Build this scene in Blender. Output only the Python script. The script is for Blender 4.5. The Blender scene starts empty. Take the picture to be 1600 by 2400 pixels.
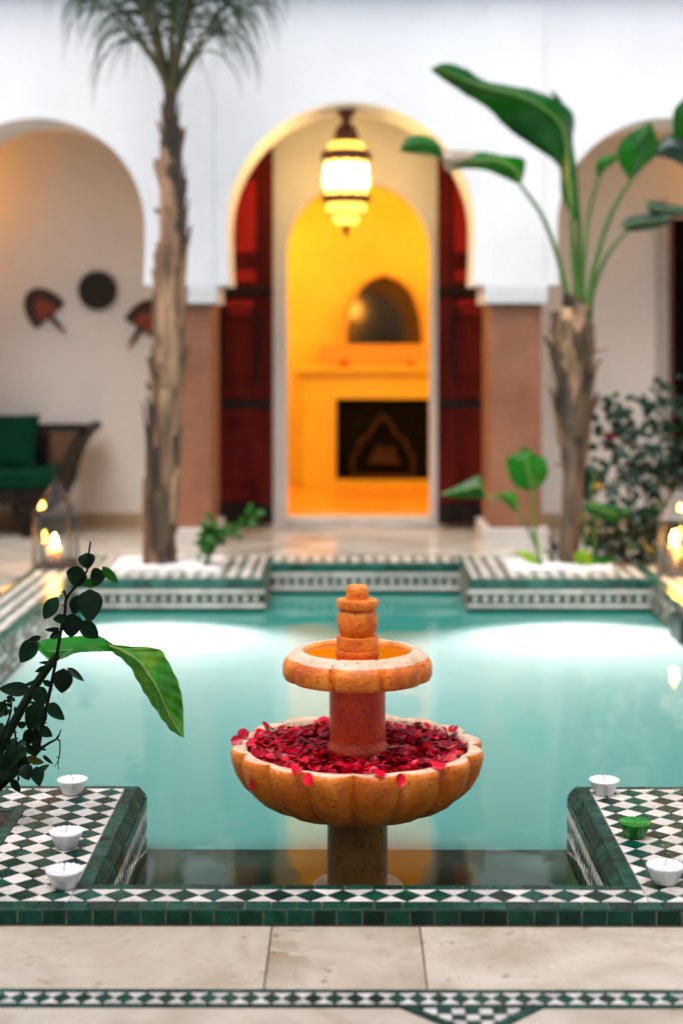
import bpy, math, random
from mathutils import Vector, Matrix, noise

random.seed(7)
R = math.radians
PI = math.pi
scene = bpy.context.scene
COL = scene.collection

# ------------------------------------------------------------------ camera
FPX = 3700.0                                  # focal length in photo pixels (1600 x 2400)
CAM_Z = 1.24
HORIZON = 787.0
YAW = 18 / FPX
cam_d = bpy.data.cameras.new('camera')
cam = bpy.data.objects.new('camera', cam_d)
COL.objects.link(cam)
cam.location = (0, 0, CAM_Z)
cam.rotation_euler = (PI / 2, 0, YAW)
cam_d.sensor_fit = 'VERTICAL'
cam_d.sensor_height = 36
cam_d.sensor_width = 24
cam_d.lens = FPX / 2400 * 36
cam_d.shift_y = -(1200 - HORIZON) / 2400
cam_d.clip_start = 0.05
cam_d.clip_end = 300
cam_d.dof.use_dof = True
cam_d.dof.focus_distance = 3.95
cam_d.dof.aperture_fstop = 1.6
scene.camera = cam

# ------------------------------------------------------------------ light
SUN_EL, SUN_AZ = R(66), R(200)                # soft, high, from behind the camera
w = bpy.data.worlds.new('World')
scene.world = w
w.use_nodes = True
wn = w.node_tree
for n in list(wn.nodes):
    wn.nodes.remove(n)
wo = wn.nodes.new('ShaderNodeOutputWorld')
wb = wn.nodes.new('ShaderNodeBackground')
ws = wn.nodes.new('ShaderNodeTexSky')
ws.sky_type = 'NISHITA'
ws.sun_disc = False
ws.sun_elevation = SUN_EL
ws.sun_rotation = SUN_AZ
ws.dust_density = 3.6
ws.ozone_density = 1.0
ws.air_density = 0.8
wb.inputs[1].default_value = 0.15
wn.links.new(ws.outputs[0], wb.inputs[0])
wn.links.new(wb.outputs[0], wo.inputs[0])

sd = bpy.data.lights.new('sun', 'SUN')
sd.energy = 1.45
sd.angle = R(50)
sd.color = (1.0, 0.99, 0.98)
sun = bpy.data.objects.new('sun', sd)
COL.objects.link(sun)
sun_dir = Vector((math.sin(SUN_AZ) * math.cos(SUN_EL), math.cos(SUN_AZ) * math.cos(SUN_EL), math.sin(SUN_EL)))
sun.rotation_euler = sun_dir.to_track_quat('Z', 'Y').to_euler()
sun.location = (0, 2, 9)

scene.view_settings.view_transform = 'Standard'
scene.view_settings.look = 'None'
scene.view_settings.exposure = 0.95
scene.view_settings.gamma = 1
scene.view_settings.use_curve_mapping = False
scene.render.engine = 'CYCLES'
cy = scene.cycles
cy.use_denoising = True
try:
    cy.denoiser = 'OPENIMAGEDENOISE'
except Exception:
    pass
cy.max_bounces = 10
cy.diffuse_bounces = 4
cy.glossy_bounces = 4
cy.transmission_bounces = 6
cy.transparent_max_bounces = 12
cy.sample_clamp_indirect = 6
cy.caustics_reflective = False
cy.caustics_refractive = False
cy.use_adaptive_sampling = True
cy.adaptive_threshold = 0.01

# ------------------------------------------------------------------ helpers
CR = cam.rotation_euler.to_matrix()
CO = Vector((0, 0, CAM_Z))

def ray(px, py):
    return CR @ Vector(((px - 800) / FPX, -(py - HORIZON) / FPX, -1))

def at(px, py, Y):
    """photo pixel (1600 x 2400) -> point in the vertical plane at distance Y"""
    d = ray(px, py)
    return CO + d * (Y / d.y)

def gnd(px, py, z=0.0):
    d = ray(px, py)
    return CO + d * ((z - CAM_Z) / d.z)

def tag(o, label=None, cat=None, group=None, kind=None):
    if label: o['label'] = label
    if cat: o['category'] = cat
    if group: o['group'] = group
    if kind: o['kind'] = kind
    return o

def empty(name, loc=(0, 0, 0), rz=0.0, label=None, cat=None, group=None):
    o = bpy.data.objects.new(name, None)
    o.empty_display_size = 0.05
    o.location = loc
    o.rotation_euler = (0, 0, rz)
    COL.objects.link(o)
    return tag(o, label, cat, group)

def link(name, me, parent=None, mw=None):
    o = bpy.data.objects.new(name, me)
    COL.objects.link(o)
    if parent is not None:
        o.parent = parent
    if mw is not None:
        o.matrix_basis = mw
    return o

def children_of(o):
    return KIDS.get(o.name, [c for c in bpy.data.objects if c.parent == o])
KIDS = {}

def copy_tree(o, parent=None):
    c = o.copy()
    COL.objects.link(c)
    if parent is not None:
        c.parent = parent
    for ch in [x for x in bpy.data.objects if x.parent == o]:
        copy_tree(ch, c)
    return c

def catmull(pts, n):
    pts = [Vector(p) for p in pts]
    if len(pts) < 3:
        return [pts[0].lerp(pts[-1], i / (n - 1)) for i in range(n)]
    P = [pts[0] * 2 - pts[1]] + pts + [pts[-1] * 2 - pts[-2]]
    out = []
    m = len(pts) - 1
    for i in range(n):
        t = i / (n - 1) * m
        k = min(int(t), m - 1)
        u = t - k
        a, b, c, d = P[k], P[k + 1], P[k + 2], P[k + 3]
        out.append(0.5 * ((2 * b) + (c - a) * u + (2 * a - 5 * b + 4 * c - d) * u * u + (3 * b - a - 3 * c + d) * u ** 3))
    return out

def interp(vals, n):
    out = []
    m = len(vals) - 1
    for i in range(n):
        t = i / (n - 1) * m
        k = min(int(t), m - 1)
        u = t - k
        out.append(vals[k] * (1 - u) + vals[k + 1] * u)
    return out

class MB:
    def __init__(self):
        self.v, self.f, self.m = [], [], []
    def add(self, vs, fs, mi=0):
        b = len(self.v)
        self.v += [tuple(x) for x in vs]
        for f in fs:
            self.f.append(tuple(b + i for i in f))
            self.m.append(mi)
    def quad(self, a, b, c, d, mi=0):
        self.add([a, b, c, d], [(0, 1, 2, 3)], mi)
    def box(self, x0, x1, y0, y1, z0, z1, mi=0, bev=0.0):
        if bev <= 0:
            vs = [(x, y, z) for z in (z0, z1) for y in (y0, y1) for x in (x0, x1)]
            self.add(vs, [(0, 2, 3, 1), (4, 5, 7, 6), (0, 1, 5, 4), (2, 6, 7, 3), (0, 4, 6, 2), (1, 3, 7, 5)], mi)
        else:
            b = bev
            poly = [(x0 + b, y0), (x1 - b, y0), (x1, y0 + b), (x1, y1 - b), (x1 - b, y1), (x0 + b, y1), (x0, y1 - b), (x0, y0 + b)]
            cx, cyy = (x0 + x1) / 2, (y0 + y1) / 2
            def sh(p, k): return (p[0] + (k if p[0] < cx else -k), p[1] + (k if p[1] < cyy else -k))
            rings = [[(sh(p, b)[0], sh(p, b)[1], z0) for p in poly], [(p[0], p[1], z0 + b) for p in poly],
                     [(p[0], p[1], z1 - b) for p in poly], [(sh(p, b)[0], sh(p, b)[1], z1) for p in poly]]
            vs = [q for r in rings for q in r]
            fs = [tuple(range(7, -1, -1)), tuple(range(24, 32))]
            for r in range(3):
                for i in range(8):
                    j = (i + 1) % 8
                    fs.append((r * 8 + i, r * 8 + j, r * 8 + 8 + j, r * 8 + 8 + i))
            self.add(vs, fs, mi)
    def obox(self, M, sx, sy, sz, mi=0):
        vs = [M @ Vector((x * sx / 2, y * sy / 2, z * sz / 2)) for z in (-1, 1) for y in (-1, 1) for x in (-1, 1)]
        self.add(vs, [(0, 2, 3, 1), (4, 5, 7, 6), (0, 1, 5, 4), (2, 6, 7, 3), (0, 4, 6, 2), (1, 3, 7, 5)], mi)
    def prism(self, poly, z0, z1, mi=0, M=None):
        n = len(poly)
        vs = [Vector((p[0], p[1], z0)) for p in poly] + [Vector((p[0], p[1], z1)) for p in poly]
        if M is not None:
            vs = [M @ q for q in vs]
        fs = [tuple(range(n - 1, -1, -1)), tuple(range(n, 2 * n))]
        for i in range(n):
            j = (i + 1) % n
            fs.append((i, j, n + j, n + i))
        self.add(vs, fs, mi)
    def tube(self, pts, rads, n=8, mi=0, cap=True, bump=0.0):
        pts = [Vector(p) for p in pts]
        if not isinstance(rads, (list, tuple)):
            rads = [rads] * len(pts)
        if len(rads) != len(pts):
            rads = interp(list(rads), len(pts))
        b = len(self.v)
        t0 = (pts[1] - pts[0]).normalized()
        ref = Vector((0, 1, 0)) if abs(t0.y) < 0.9 else Vector((1, 0, 0))
        a = t0.cross(ref).normalized()
        for i, p in enumerate(pts):
            t = (pts[min(i + 1, len(pts) - 1)] - pts[max(i - 1, 0)]).normalized()
            a = (a - t * a.dot(t)).normalized()
            c = t.cross(a)
            for k in range(n):
                an = 2 * PI * k / n
                rr = rads[i] * (1 + (bump * noise.noise((p.x * 20 + math.cos(an) * 2, p.y * 20 + math.sin(an) * 2, p.z * 14)) if bump else 0))
                self.v.append(tuple(p + (a * math.cos(an) + c * math.sin(an)) * rr))
        for i in range(len(pts) - 1):
            for k in range(n):
                j = (k + 1) % n
                self.f.append((b + i * n + k, b + i * n + j, b + (i + 1) * n + j, b + (i + 1) * n + k))
                self.m.append(mi)
        if cap:
            self.f.append(tuple(b + k for k in range(n - 1, -1, -1))); self.m.append(mi)
            e = b + (len(pts) - 1) * n
            self.f.append(tuple(e + k for k in range(n))); self.m.append(mi)
    def lathe(self, prof, n=32, mi=0, fn=None, c=(0, 0, 0), closed=False, mis=None):
        """prof: list of (r, z); fn(angle, r, z, i) -> (r, z)"""
        b = len(self.v)
        for i, (r, z) in enumerate(prof):
            for k in range(n):
                an = 2 * PI * k / n
                rr, zz = fn(an, r, z, i) if fn else (r, z)
                self.v.append((c[0] + rr * math.cos(an), c[1] + rr * math.sin(an), c[2] + zz))
        for i in range(len(prof) - 1):
            for k in range(n):
                j = (k + 1) % n
                self.f.append((b + i * n + k, b + i * n + j, b + (i + 1) * n + j, b + (i + 1) * n + k))
                self.m.append(mis[i] if mis else mi)
        if not closed:
            self.f.append(tuple(b + k for k in range(n - 1, -1, -1))); self.m.append(mis[0] if mis else mi)
            e = b + (len(prof) - 1) * n
            self.f.append(tuple(e + k for k in range(n))); self.m.append(mis[-1] if mis else mi)
    def mesh(self, name, mats, smooth=False):
        me = bpy.data.meshes.new(name)
        me.from_pydata(self.v, [], self.f)
        for mt in (mats if isinstance(mats, (list, tuple)) else [mats]):
            me.materials.append(mt)
        if len(me.materials) > 1:
            me.polygons.foreach_set('material_index', self.m)
        if smooth:
            me.polygons.foreach_set('use_smooth', [True] * len(me.polygons))
            if smooth != 'all':
                me.set_sharp_from_angle(angle=R(38))
        me.update()
        return me
    def build(self, name, mats, parent=None, smooth=False, mw=None):
        return link(name, self.mesh(name, mats, smooth), parent, mw)

# ------------------------------------------------------------------ materials
def new_mat(name):
    m = bpy.data.materials.new(name)
    m.use_nodes = True
    nt = m.node_tree
    for n in list(nt.nodes):
        nt.nodes.remove(n)
    return m, nt, nt.nodes.new('ShaderNodeOutputMaterial')

def N(nt, kind, **kw):
    n = nt.nodes.new(kind)
    for k, v in kw.items():
        if k in n.inputs:
            n.inputs[k].default_value = v
        else:
            setattr(n, k, v)
    return n

def rgba(c):
    return (c[0], c[1], c[2], 1)

def ramp(nt, src, stops):
    r = nt.nodes.new('ShaderNodeValToRGB')
    e = r.color_ramp.elements
    while len(e) < len(stops):
        e.new(0.5)
    for i, (p, c) in enumerate(stops):
        e[i].position = p
        e[i].color = rgba(c)
    nt.links.new(src, r.inputs[0])
    return r.outputs[0]

def mixc(nt, fac, a, b, blend='MIX'):
    m = nt.nodes.new('ShaderNodeMix')
    m.data_type = 'RGBA'
    m.blend_type = blend
    L = nt.links
    for s, i in ((fac, 0), (a, 6), (b, 7)):
        if isinstance(s, (int, float)):
            m.inputs[i].default_value = s
        elif isinstance(s, tuple):
            m.inputs[i].default_value = rgba(s)
        else:
            L.new(s, m.inputs[i])
    return m.outputs[2]

def solid(name, c1, c2=None, scale=8, rough=0.5, rough2=None, bump=0.0, bscale=None, spec=0.5, metal=0.0, coat=0.0,
          vary=0.0, detail=5, world=True, spots=None, spot_scale=30, spot_at=(0.62, 0.7), stretch=None, coat_rough=0.08, contrast=(0.35, 0.65)):
    m, nt, out = new_mat(name)
    L = nt.links
    p = N(nt, 'ShaderNodeBsdfPrincipled', Roughness=rough, Metallic=metal)
    p.inputs['Specular IOR Level'].default_value = spec
    p.inputs['Coat Weight'].default_value = coat
    p.inputs['Coat Roughness'].default_value = coat_rough
    L.new(p.outputs[0], out.inputs[0])
    if world:
        co = nt.nodes.new('ShaderNodeNewGeometry').outputs['Position']
    else:
        co = nt.nodes.new('ShaderNodeTexCoord').outputs['Object']
    if stretch:
        mp = nt.nodes.new('ShaderNodeMapping')
        mp.inputs['Scale'].default_value = stretch
        L.new(co, mp.inputs[0])
        co = mp.outputs[0]
    nz = N(nt, 'ShaderNodeTexNoise', Scale=scale, Detail=detail, Roughness=0.6)
    L.new(co, nz.inputs['Vector'])
    col = ramp(nt, nz.outputs[0], [(contrast[0], c1), (contrast[1], c2 or c1)])
    if spots:
        n2 = N(nt, 'ShaderNodeTexNoise', Scale=spot_scale, Detail=4, Roughness=0.65)
        L.new(co, n2.inputs['Vector'])
        f = ramp(nt, n2.outputs[0], [(spot_at[0], (0, 0, 0)), (spot_at[1], (1, 1, 1))])
        col = mixc(nt, f, col, spots)
    if vary:
        oi = nt.nodes.new('ShaderNodeObjectInfo')
        mr = N(nt, 'ShaderNodeMapRange')
        mr.inputs[3].default_value = 1 - vary
        mr.inputs[4].default_value = 1 + vary
        L.new(oi.outputs['Random'], mr.inputs[0])
        hs = nt.nodes.new('ShaderNodeHueSaturation')
        L.new(mr.outputs[0], hs.inputs['Value'])
        L.new(col, hs.inputs['Color'])
        mr2 = N(nt, 'ShaderNodeMapRange')
        mu = N(nt, 'ShaderNodeMath', operation='FRACT')
        mm = N(nt, 'ShaderNodeMath', operation='MULTIPLY')
        mm.inputs[1].default_value = 7.31
        L.new(oi.outputs['Random'], mm.inputs[0]); L.new(mm.outputs[0], mu.inputs[0]); L.new(mu.outputs[0], mr2.inputs[0])
        mr2.inputs[3].default_value = 0.5 - vary * 0.012
        mr2.inputs[4].default_value = 0.5 + vary * 0.03
        L.new(mr2.outputs[0], hs.inputs['Hue'])
        col = hs.outputs[0]
    L.new(col, p.inputs['Base Color'])
    if rough2 is not None:
        n3 = N(nt, 'ShaderNodeTexNoise', Scale=scale * 2.3, Detail=4)
        L.new(co, n3.inputs['Vector'])
        mr = N(nt, 'ShaderNodeMapRange')
        mr.inputs[1].default_value = 0.35; mr.inputs[2].default_value = 0.65
        mr.inputs[3].default_value = rough; mr.inputs[4].default_value = rough2
        L.new(n3.outputs[0], mr.inputs[0])
        L.new(mr.outputs[0], p.inputs['Roughness'])
    if bump:
        n4 = N(nt, 'ShaderNodeTexNoise', Scale=bscale or scale * 3, Detail=6, Roughness=0.6)
        L.new(co, n4.inputs['Vector'])
        b = N(nt, 'ShaderNodeBump', Strength=bump, Distance=0.01)
        L.new(n4.outputs[0], b.inputs['Height'])
        L.new(b.outputs[0], p.inputs['Normal'])
        if coat:
            L.new(b.outputs[0], p.inputs['Coat Normal'])
    return m

def leafmat(name, c1, c2, trans=0.35, rough=0.35, scale=14, vary=0.25, tcol=None, spec=0.35):
    m, nt, out = new_mat(name)
    L = nt.links
    co = nt.nodes.new('ShaderNodeNewGeometry').outputs['Position']
    nz = N(nt, 'ShaderNodeTexNoise', Scale=scale, Detail=4)
    L.new(co, nz.inputs['Vector'])
    col = ramp(nt, nz.outputs[0], [(0.35, c1), (0.65, c2)])
    oi = nt.nodes.new('ShaderNodeObjectInfo')
    mr = N(nt, 'ShaderNodeMapRange')
    mr.inputs[3].default_value = 1 - vary; mr.inputs[4].default_value = 1 + vary
    L.new(oi.outputs['Random'], mr.inputs[0])
    hs = nt.nodes.new('ShaderNodeHueSaturation')
    L.new(mr.outputs[0], hs.inputs['Value']); L.new(col, hs.inputs['Color'])
    p = N(nt, 'ShaderNodeBsdfPrincipled', Roughness=rough)
    p.inputs['Specular IOR Level'].default_value = spec
    L.new(hs.outputs[0], p.inputs['Base Color'])
    t = nt.nodes.new('ShaderNodeBsdfTranslucent')
    tc = mixc(nt, 1.0, hs.outputs[0], tcol or (1.0, 1.0, 0.5), 'MULTIPLY')
    L.new(tc, t.inputs[0])
    mx = N(nt, 'ShaderNodeMixShader', Fac=trans)
    L.new(p.outputs[0], mx.inputs[1]); L.new(t.outputs[0], mx.inputs[2]); L.new(mx.outputs[0], out.inputs[0])
    return m

def emit(name, c, s):
    m, nt, out = new_mat(name)
    e = N(nt, 'ShaderNodeEmission', Strength=s)
    e.inputs[0].default_value = rgba(c)
    nt.links.new(e.outputs[0], out.inputs[0])
    return m

M = {}
M['plaster'] = solid('white_plaster', (0.775, 0.775, 0.765), (0.84, 0.84, 0.835), 1.6, 0.75, bump=0.25, bscale=14)
M['plaster_in'] = solid('gallery_plaster', (0.68, 0.635, 0.57), (0.74, 0.695, 0.63), 2, 0.6, bump=0.1, bscale=40)
M['plaster_cream'] = solid('cream_plaster', (0.76, 0.68, 0.55), (0.80, 0.72, 0.60), 2, 0.5, bump=0.1, bscale=40)
M['yellow'] = solid('yellow_tadelakt', (0.76, 0.53, 0.03), (0.84, 0.60, 0.05), 2.5, 0.4, bump=0.08, bscale=20)
M['orange'] = solid('orange_tadelakt', (0.74, 0.32, 0.025), (0.80, 0.38, 0.04), 2.5, 0.4, bump=0.08, bscale=20)
M['tadelakt'] = solid('pink_tadelakt', (0.225, 0.086, 0.040), (0.31, 0.135, 0.068), 5, 0.45, 0.6, bump=0.2, bscale=12, contrast=(0.3, 0.7))
M['stucco'] = solid('carved_stucco', (0.70, 0.70, 0.69), (0.78, 0.78, 0.77), 60, 0.8, bump=0.6, bscale=90)
M['stucco_grey'] = solid('carved_stucco_beige', (0.40, 0.36, 0.31), (0.58, 0.54, 0.48), 55, 0.8, bump=0.8, bscale=70)
M['plinth'] = solid('plinth_stone', (0.50, 0.48, 0.44), (0.60, 0.57, 0.53), 6, 0.5, bump=0.1)
M['green'] = solid('green_zellige', (0.001, 0.027, 0.015), (0.003, 0.058, 0.034), 22, 0.2, 0.4, bump=0.3, bscale=26, vary=0.5, spec=0.16, spots=(0.010, 0.09, 0.06), spot_scale=60, spot_at=(0.70, 0.86))
M['green_far'] = solid('green_glazed_bullnose', (0.004, 0.055, 0.034), (0.012, 0.11, 0.075), 18, 0.15, 0.3, bump=0.3, bscale=22, vary=0.35)
M['white'] = solid('white_zellige', (0.58, 0.53, 0.46), (0.70, 0.655, 0.59), 16, 0.25, 0.45, bump=0.3, bscale=22, vary=0.17, spots=(0.42, 0.30, 0.18), spot_scale=24, spot_at=(0.60, 0.80))
M['grout'] = solid('grout', (0.16, 0.13, 0.095), (0.28, 0.235, 0.18), 60, 0.9, bump=0.3, bscale=120)
M['grout_dark'] = solid('dark_grout', (0.05, 0.035, 0.024), (0.12, 0.075, 0.04), 60, 0.9, bump=0.3, bscale=120)
M['wax'] = solid('white_wax', (0.80, 0.80, 0.79), (0.84, 0.84, 0.83), 20, 0.35, bump=0.05)
M['green_wax'] = solid('green_wax', (0.006, 0.16, 0.006), (0.014, 0.25, 0.012), 20, 0.25)
M['lit_wax'] = solid('lit_candle_wax', (0.82, 0.78, 0.70), (0.84, 0.80, 0.72), 20, 0.4)
_p = [n for n in M['lit_wax'].node_tree.nodes if n.type == 'BSDF_PRINCIPLED'][0]
_p.inputs['Subsurface Weight'].default_value = 1.0
_p.inputs['Subsurface Radius'].default_value = (1.0, 0.55, 0.22)
_p.inputs['Subsurface Scale'].default_value = 0.05
_q = [n for n in M['wax'].node_tree.nodes if n.type == 'BSDF_PRINCIPLED'][0]
_q.inputs['Subsurface Weight'].default_value = 0.6
_q.inputs['Subsurface Radius'].default_value = (1.0, 0.9, 0.8)
_q.inputs['Subsurface Scale'].default_value = 0.006
M['lamp_amber'] = emit('amber_lit_glass', (1.0, 0.55, 0.09), 3.2)
M['rib_light'] = solid('pale_leaf_rib', (0.16, 0.30, 0.03), (0.24, 0.38, 0.05), 12, 0.4)
M['wick'] = solid('wick', (0.06, 0.05, 0.045), (0.02, 0.02, 0.02), 200, 0.9)
M['soil'] = solid('soil', (0.02, 0.014, 0.01), (0.06, 0.04, 0.03), 60, 0.95, bump=0.8, bscale=90)
M['pebble'] = solid('white_pebble', (0.66, 0.65, 0.63), (0.80, 0.79, 0.77), 40, 0.6)
M['dark_wood'] = solid('dark_wood', (0.008, 0.006, 0.005), (0.022, 0.014, 0.010), 14, 0.5, bump=0.2, bscale=60, stretch=(1, 1, 0.2), spec=0.12)
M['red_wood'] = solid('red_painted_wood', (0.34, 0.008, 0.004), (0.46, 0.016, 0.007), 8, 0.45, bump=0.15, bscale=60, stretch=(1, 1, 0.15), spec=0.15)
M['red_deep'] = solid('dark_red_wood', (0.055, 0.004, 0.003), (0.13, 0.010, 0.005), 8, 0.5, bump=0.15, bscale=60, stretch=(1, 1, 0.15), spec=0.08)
M['cane'] = solid('woven_cane', (0.10, 0.045, 0.018), (0.20, 0.09, 0.035), 90, 0.6, bump=0.5, bscale=160)
M['green_cloth'] = solid('green_cushion_cloth', (0.0005, 0.020, 0.008), (0.0015, 0.034, 0.015), 90, 0.9, bump=0.3, bscale=200, spec=0.08)
M['straw_dark'] = solid('dark_woven_straw', (0.018, 0.014, 0.010), (0.05, 0.04, 0.028), 110, 0.8, bump=0.7, bscale=140)
M['straw_red'] = solid('red_woven_straw', (0.16, 0.028, 0.014), (0.28, 0.06, 0.03), 90, 0.8, bump=0.6, bscale=140)
M['straw'] = solid('tan_straw', (0.32, 0.20, 0.09), (0.44, 0.29, 0.14), 90, 0.8)
M['iron'] = solid('dark_iron', (0.02, 0.018, 0.016), (0.05, 0.045, 0.04), 30, 0.4, metal=0.8)
M['silver'] = solid('lantern_metal', (0.08, 0.07, 0.06), (0.16, 0.14, 0.12), 20, 0.3, metal=0.9)
M['bronze'] = solid('lantern_bronze', (0.06, 0.018, 0.010), (0.14, 0.045, 0.022), 60, 0.4, metal=0.6)
M['firebox'] = solid('firebox_steel', (0.003, 0.0035, 0.002), (0.006, 0.0065, 0.004), 10, 0.8, spec=0.05)
M['black'] = solid('plain_black', (0.004, 0.004, 0.004), (0.008, 0.007, 0.006), 10, 0.9, spec=0.0)  # plain black, for the fire mouth and the door leaf
M['log'] = solid('fire_log', (0.03, 0.008, 0.005), (0.05, 0.014, 0.008), 20, 0.8, bump=0.5)
M['brick_red'] = solid('fire_brick', (0.035, 0.012, 0.007), (0.07, 0.022, 0.012), 20, 0.8, bump=0.3)
M['black_plastic'] = solid('black_plastic', (0.01, 0.02, 0.018), (0.02, 0.03, 0.026), 10, 0.4)
M['brass'] = solid('brass', (0.25, 0.16, 0.05), (0.35, 0.24, 0.09), 20, 0.35, metal=0.8)
M['sheath'] = solid('brown_sheath_fibre', (0.02, 0.012, 0.007), (0.22, 0.13, 0.07), 22, 0.85, bump=0.9, bscale=50, stretch=(1, 1, 0.12), contrast=(0.36, 0.66), vary=0.4)
M['trunk'] = solid('palm_trunk_fibre', (0.025, 0.016, 0.010), (0.17, 0.105, 0.062), 16, 0.85, bump=0.9, bscale=40, stretch=(1, 1, 0.22), contrast=(0.38, 0.62))
M['husk'] = solid('dry_leaf_base', (0.085, 0.038, 0.017), (0.42, 0.235, 0.135), 12, 0.7, bump=0.6, bscale=50, stretch=(1, 1, 0.14), vary=0.35, contrast=(0.36, 0.62))
M['husk_dark'] = solid('dark_leaf_base', (0.022, 0.015, 0.009), (0.12, 0.075, 0.042), 14, 0.8, bump=0.8, bscale=50, stretch=(1, 1, 0.18), vary=0.3)
M['palm_leaf'] = leafmat('palm_leaflet', (0.002, 0.022, 0.004), (0.008, 0.050, 0.010), 0.2, 0.4)
M['palm_stem'] = solid('palm_petiole', (0.05, 0.055, 0.012), (0.13, 0.085, 0.022), 10, 0.5, stretch=(1, 1, 0.2), vary=0.3)
M['strel'] = leafmat('strelitzia_leaf', (0.004, 0.082, 0.003), (0.010, 0.14, 0.005), 0.35, 0.25, 9, 0.25)
M['strel_dark'] = leafmat('strelitzia_leaf_dark', (0.010, 0.045, 0.030), (0.016, 0.065, 0.04), 0.2, 0.3, 9, 0.2)
M['strel_stem'] = solid('strelitzia_petiole', (0.03, 0.10, 0.008), (0.07, 0.17, 0.02), 8, 0.4, stretch=(1, 1, 0.3), vary=0.3)
M['pale_leaf'] = leafmat('dried_leaf', (0.34, 0.27, 0.20), (0.52, 0.45, 0.38), 0.3, 0.6)
M['lime_leaf'] = leafmat('lime_leaf', (0.16, 0.34, 0.006), (0.24, 0.46, 0.01), 0.4, 0.4)
M['sucker'] = leafmat('young_leaf', (0.008, 0.11, 0.005), (0.016, 0.17, 0.008), 0.4, 0.25)
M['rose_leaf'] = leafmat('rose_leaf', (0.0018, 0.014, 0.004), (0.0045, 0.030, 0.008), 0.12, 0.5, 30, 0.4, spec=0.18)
M['rose_pale'] = leafmat('rose_leaf_light', (0.010, 0.085, 0.006), (0.02, 0.13, 0.01), 0.4, 0.4, 30, 0.2)  # lighter green, for a single leaf
M['rose_yellow'] = leafmat('rose_leaf_yellow', (0.08, 0.065, 0.006), (0.02, 0.06, 0.008), 0.3, 0.4, 40, 0.2)
M['bush_leaf'] = leafmat('bush_leaf', (0.004, 0.022, 0.010), (0.012, 0.055, 0.022), 0.2, 0.4, 20, 0.2)
M['vine_leaf'] = leafmat('vine_leaf', (0.012, 0.085, 0.008), (0.03, 0.15, 0.012), 0.35, 0.4, 20, 0.3)
M['bark'] = solid('rose_bark', (0.005, 0.006, 0.004), (0.012, 0.011, 0.007), 40, 0.9, bump=0.4, bscale=100, spec=0.1)
M['flower'] = solid('dark_red_flower', (0.14, 0.006, 0.02), (0.22, 0.012, 0.04), 30, 0.6)
M['petal'] = leafmat('rose_petal', (0.50, 0.001, 0.008), (0.80, 0.002, 0.04), 0.25, 0.28, 34, 0.5, (1, 0.2, 0.3))
M['petal2'] = leafmat('rose_petal_dark', (0.34, 0.001, 0.008), (0.62, 0.002, 0.03), 0.2, 0.28, 34, 0.5, (1, 0.2, 0.3))
M['gold_glass'] = emit('amber_glass', (1.0, 0.52, 0.07), 1.9)
M['lamp_glass'] = emit('lit_lamp_glass', (1.0, 0.62, 0.17), 21)
M['far_lamp'] = emit('lit_gallery_lamp', (1.0, 0.34, 0.006), 20)
M['room_lamp'] = emit('lit_room_lamp', (1.0, 0.66, 0.22), 74)
M['flame'] = emit('candle_flame', (1.0, 0.40, 0.05), 260)
M['lamp_lens'] = emit('pool_lamp_lens', (0.85, 1.0, 1.0), 3)
M['bottom'] = solid('pool_plaster', (0.10, 0.45, 0.40), (0.12, 0.5, 0.45), 3, 0.8)
M['shelf'] = solid('wet_dark_stone', (0.001, 0.034, 0.018), (0.004, 0.07, 0.04), 7, 0.6, spec=0.1, spots=(0.015, 0.05, 0.035), spot_scale=34, spot_at=(0.6, 0.85))

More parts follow.
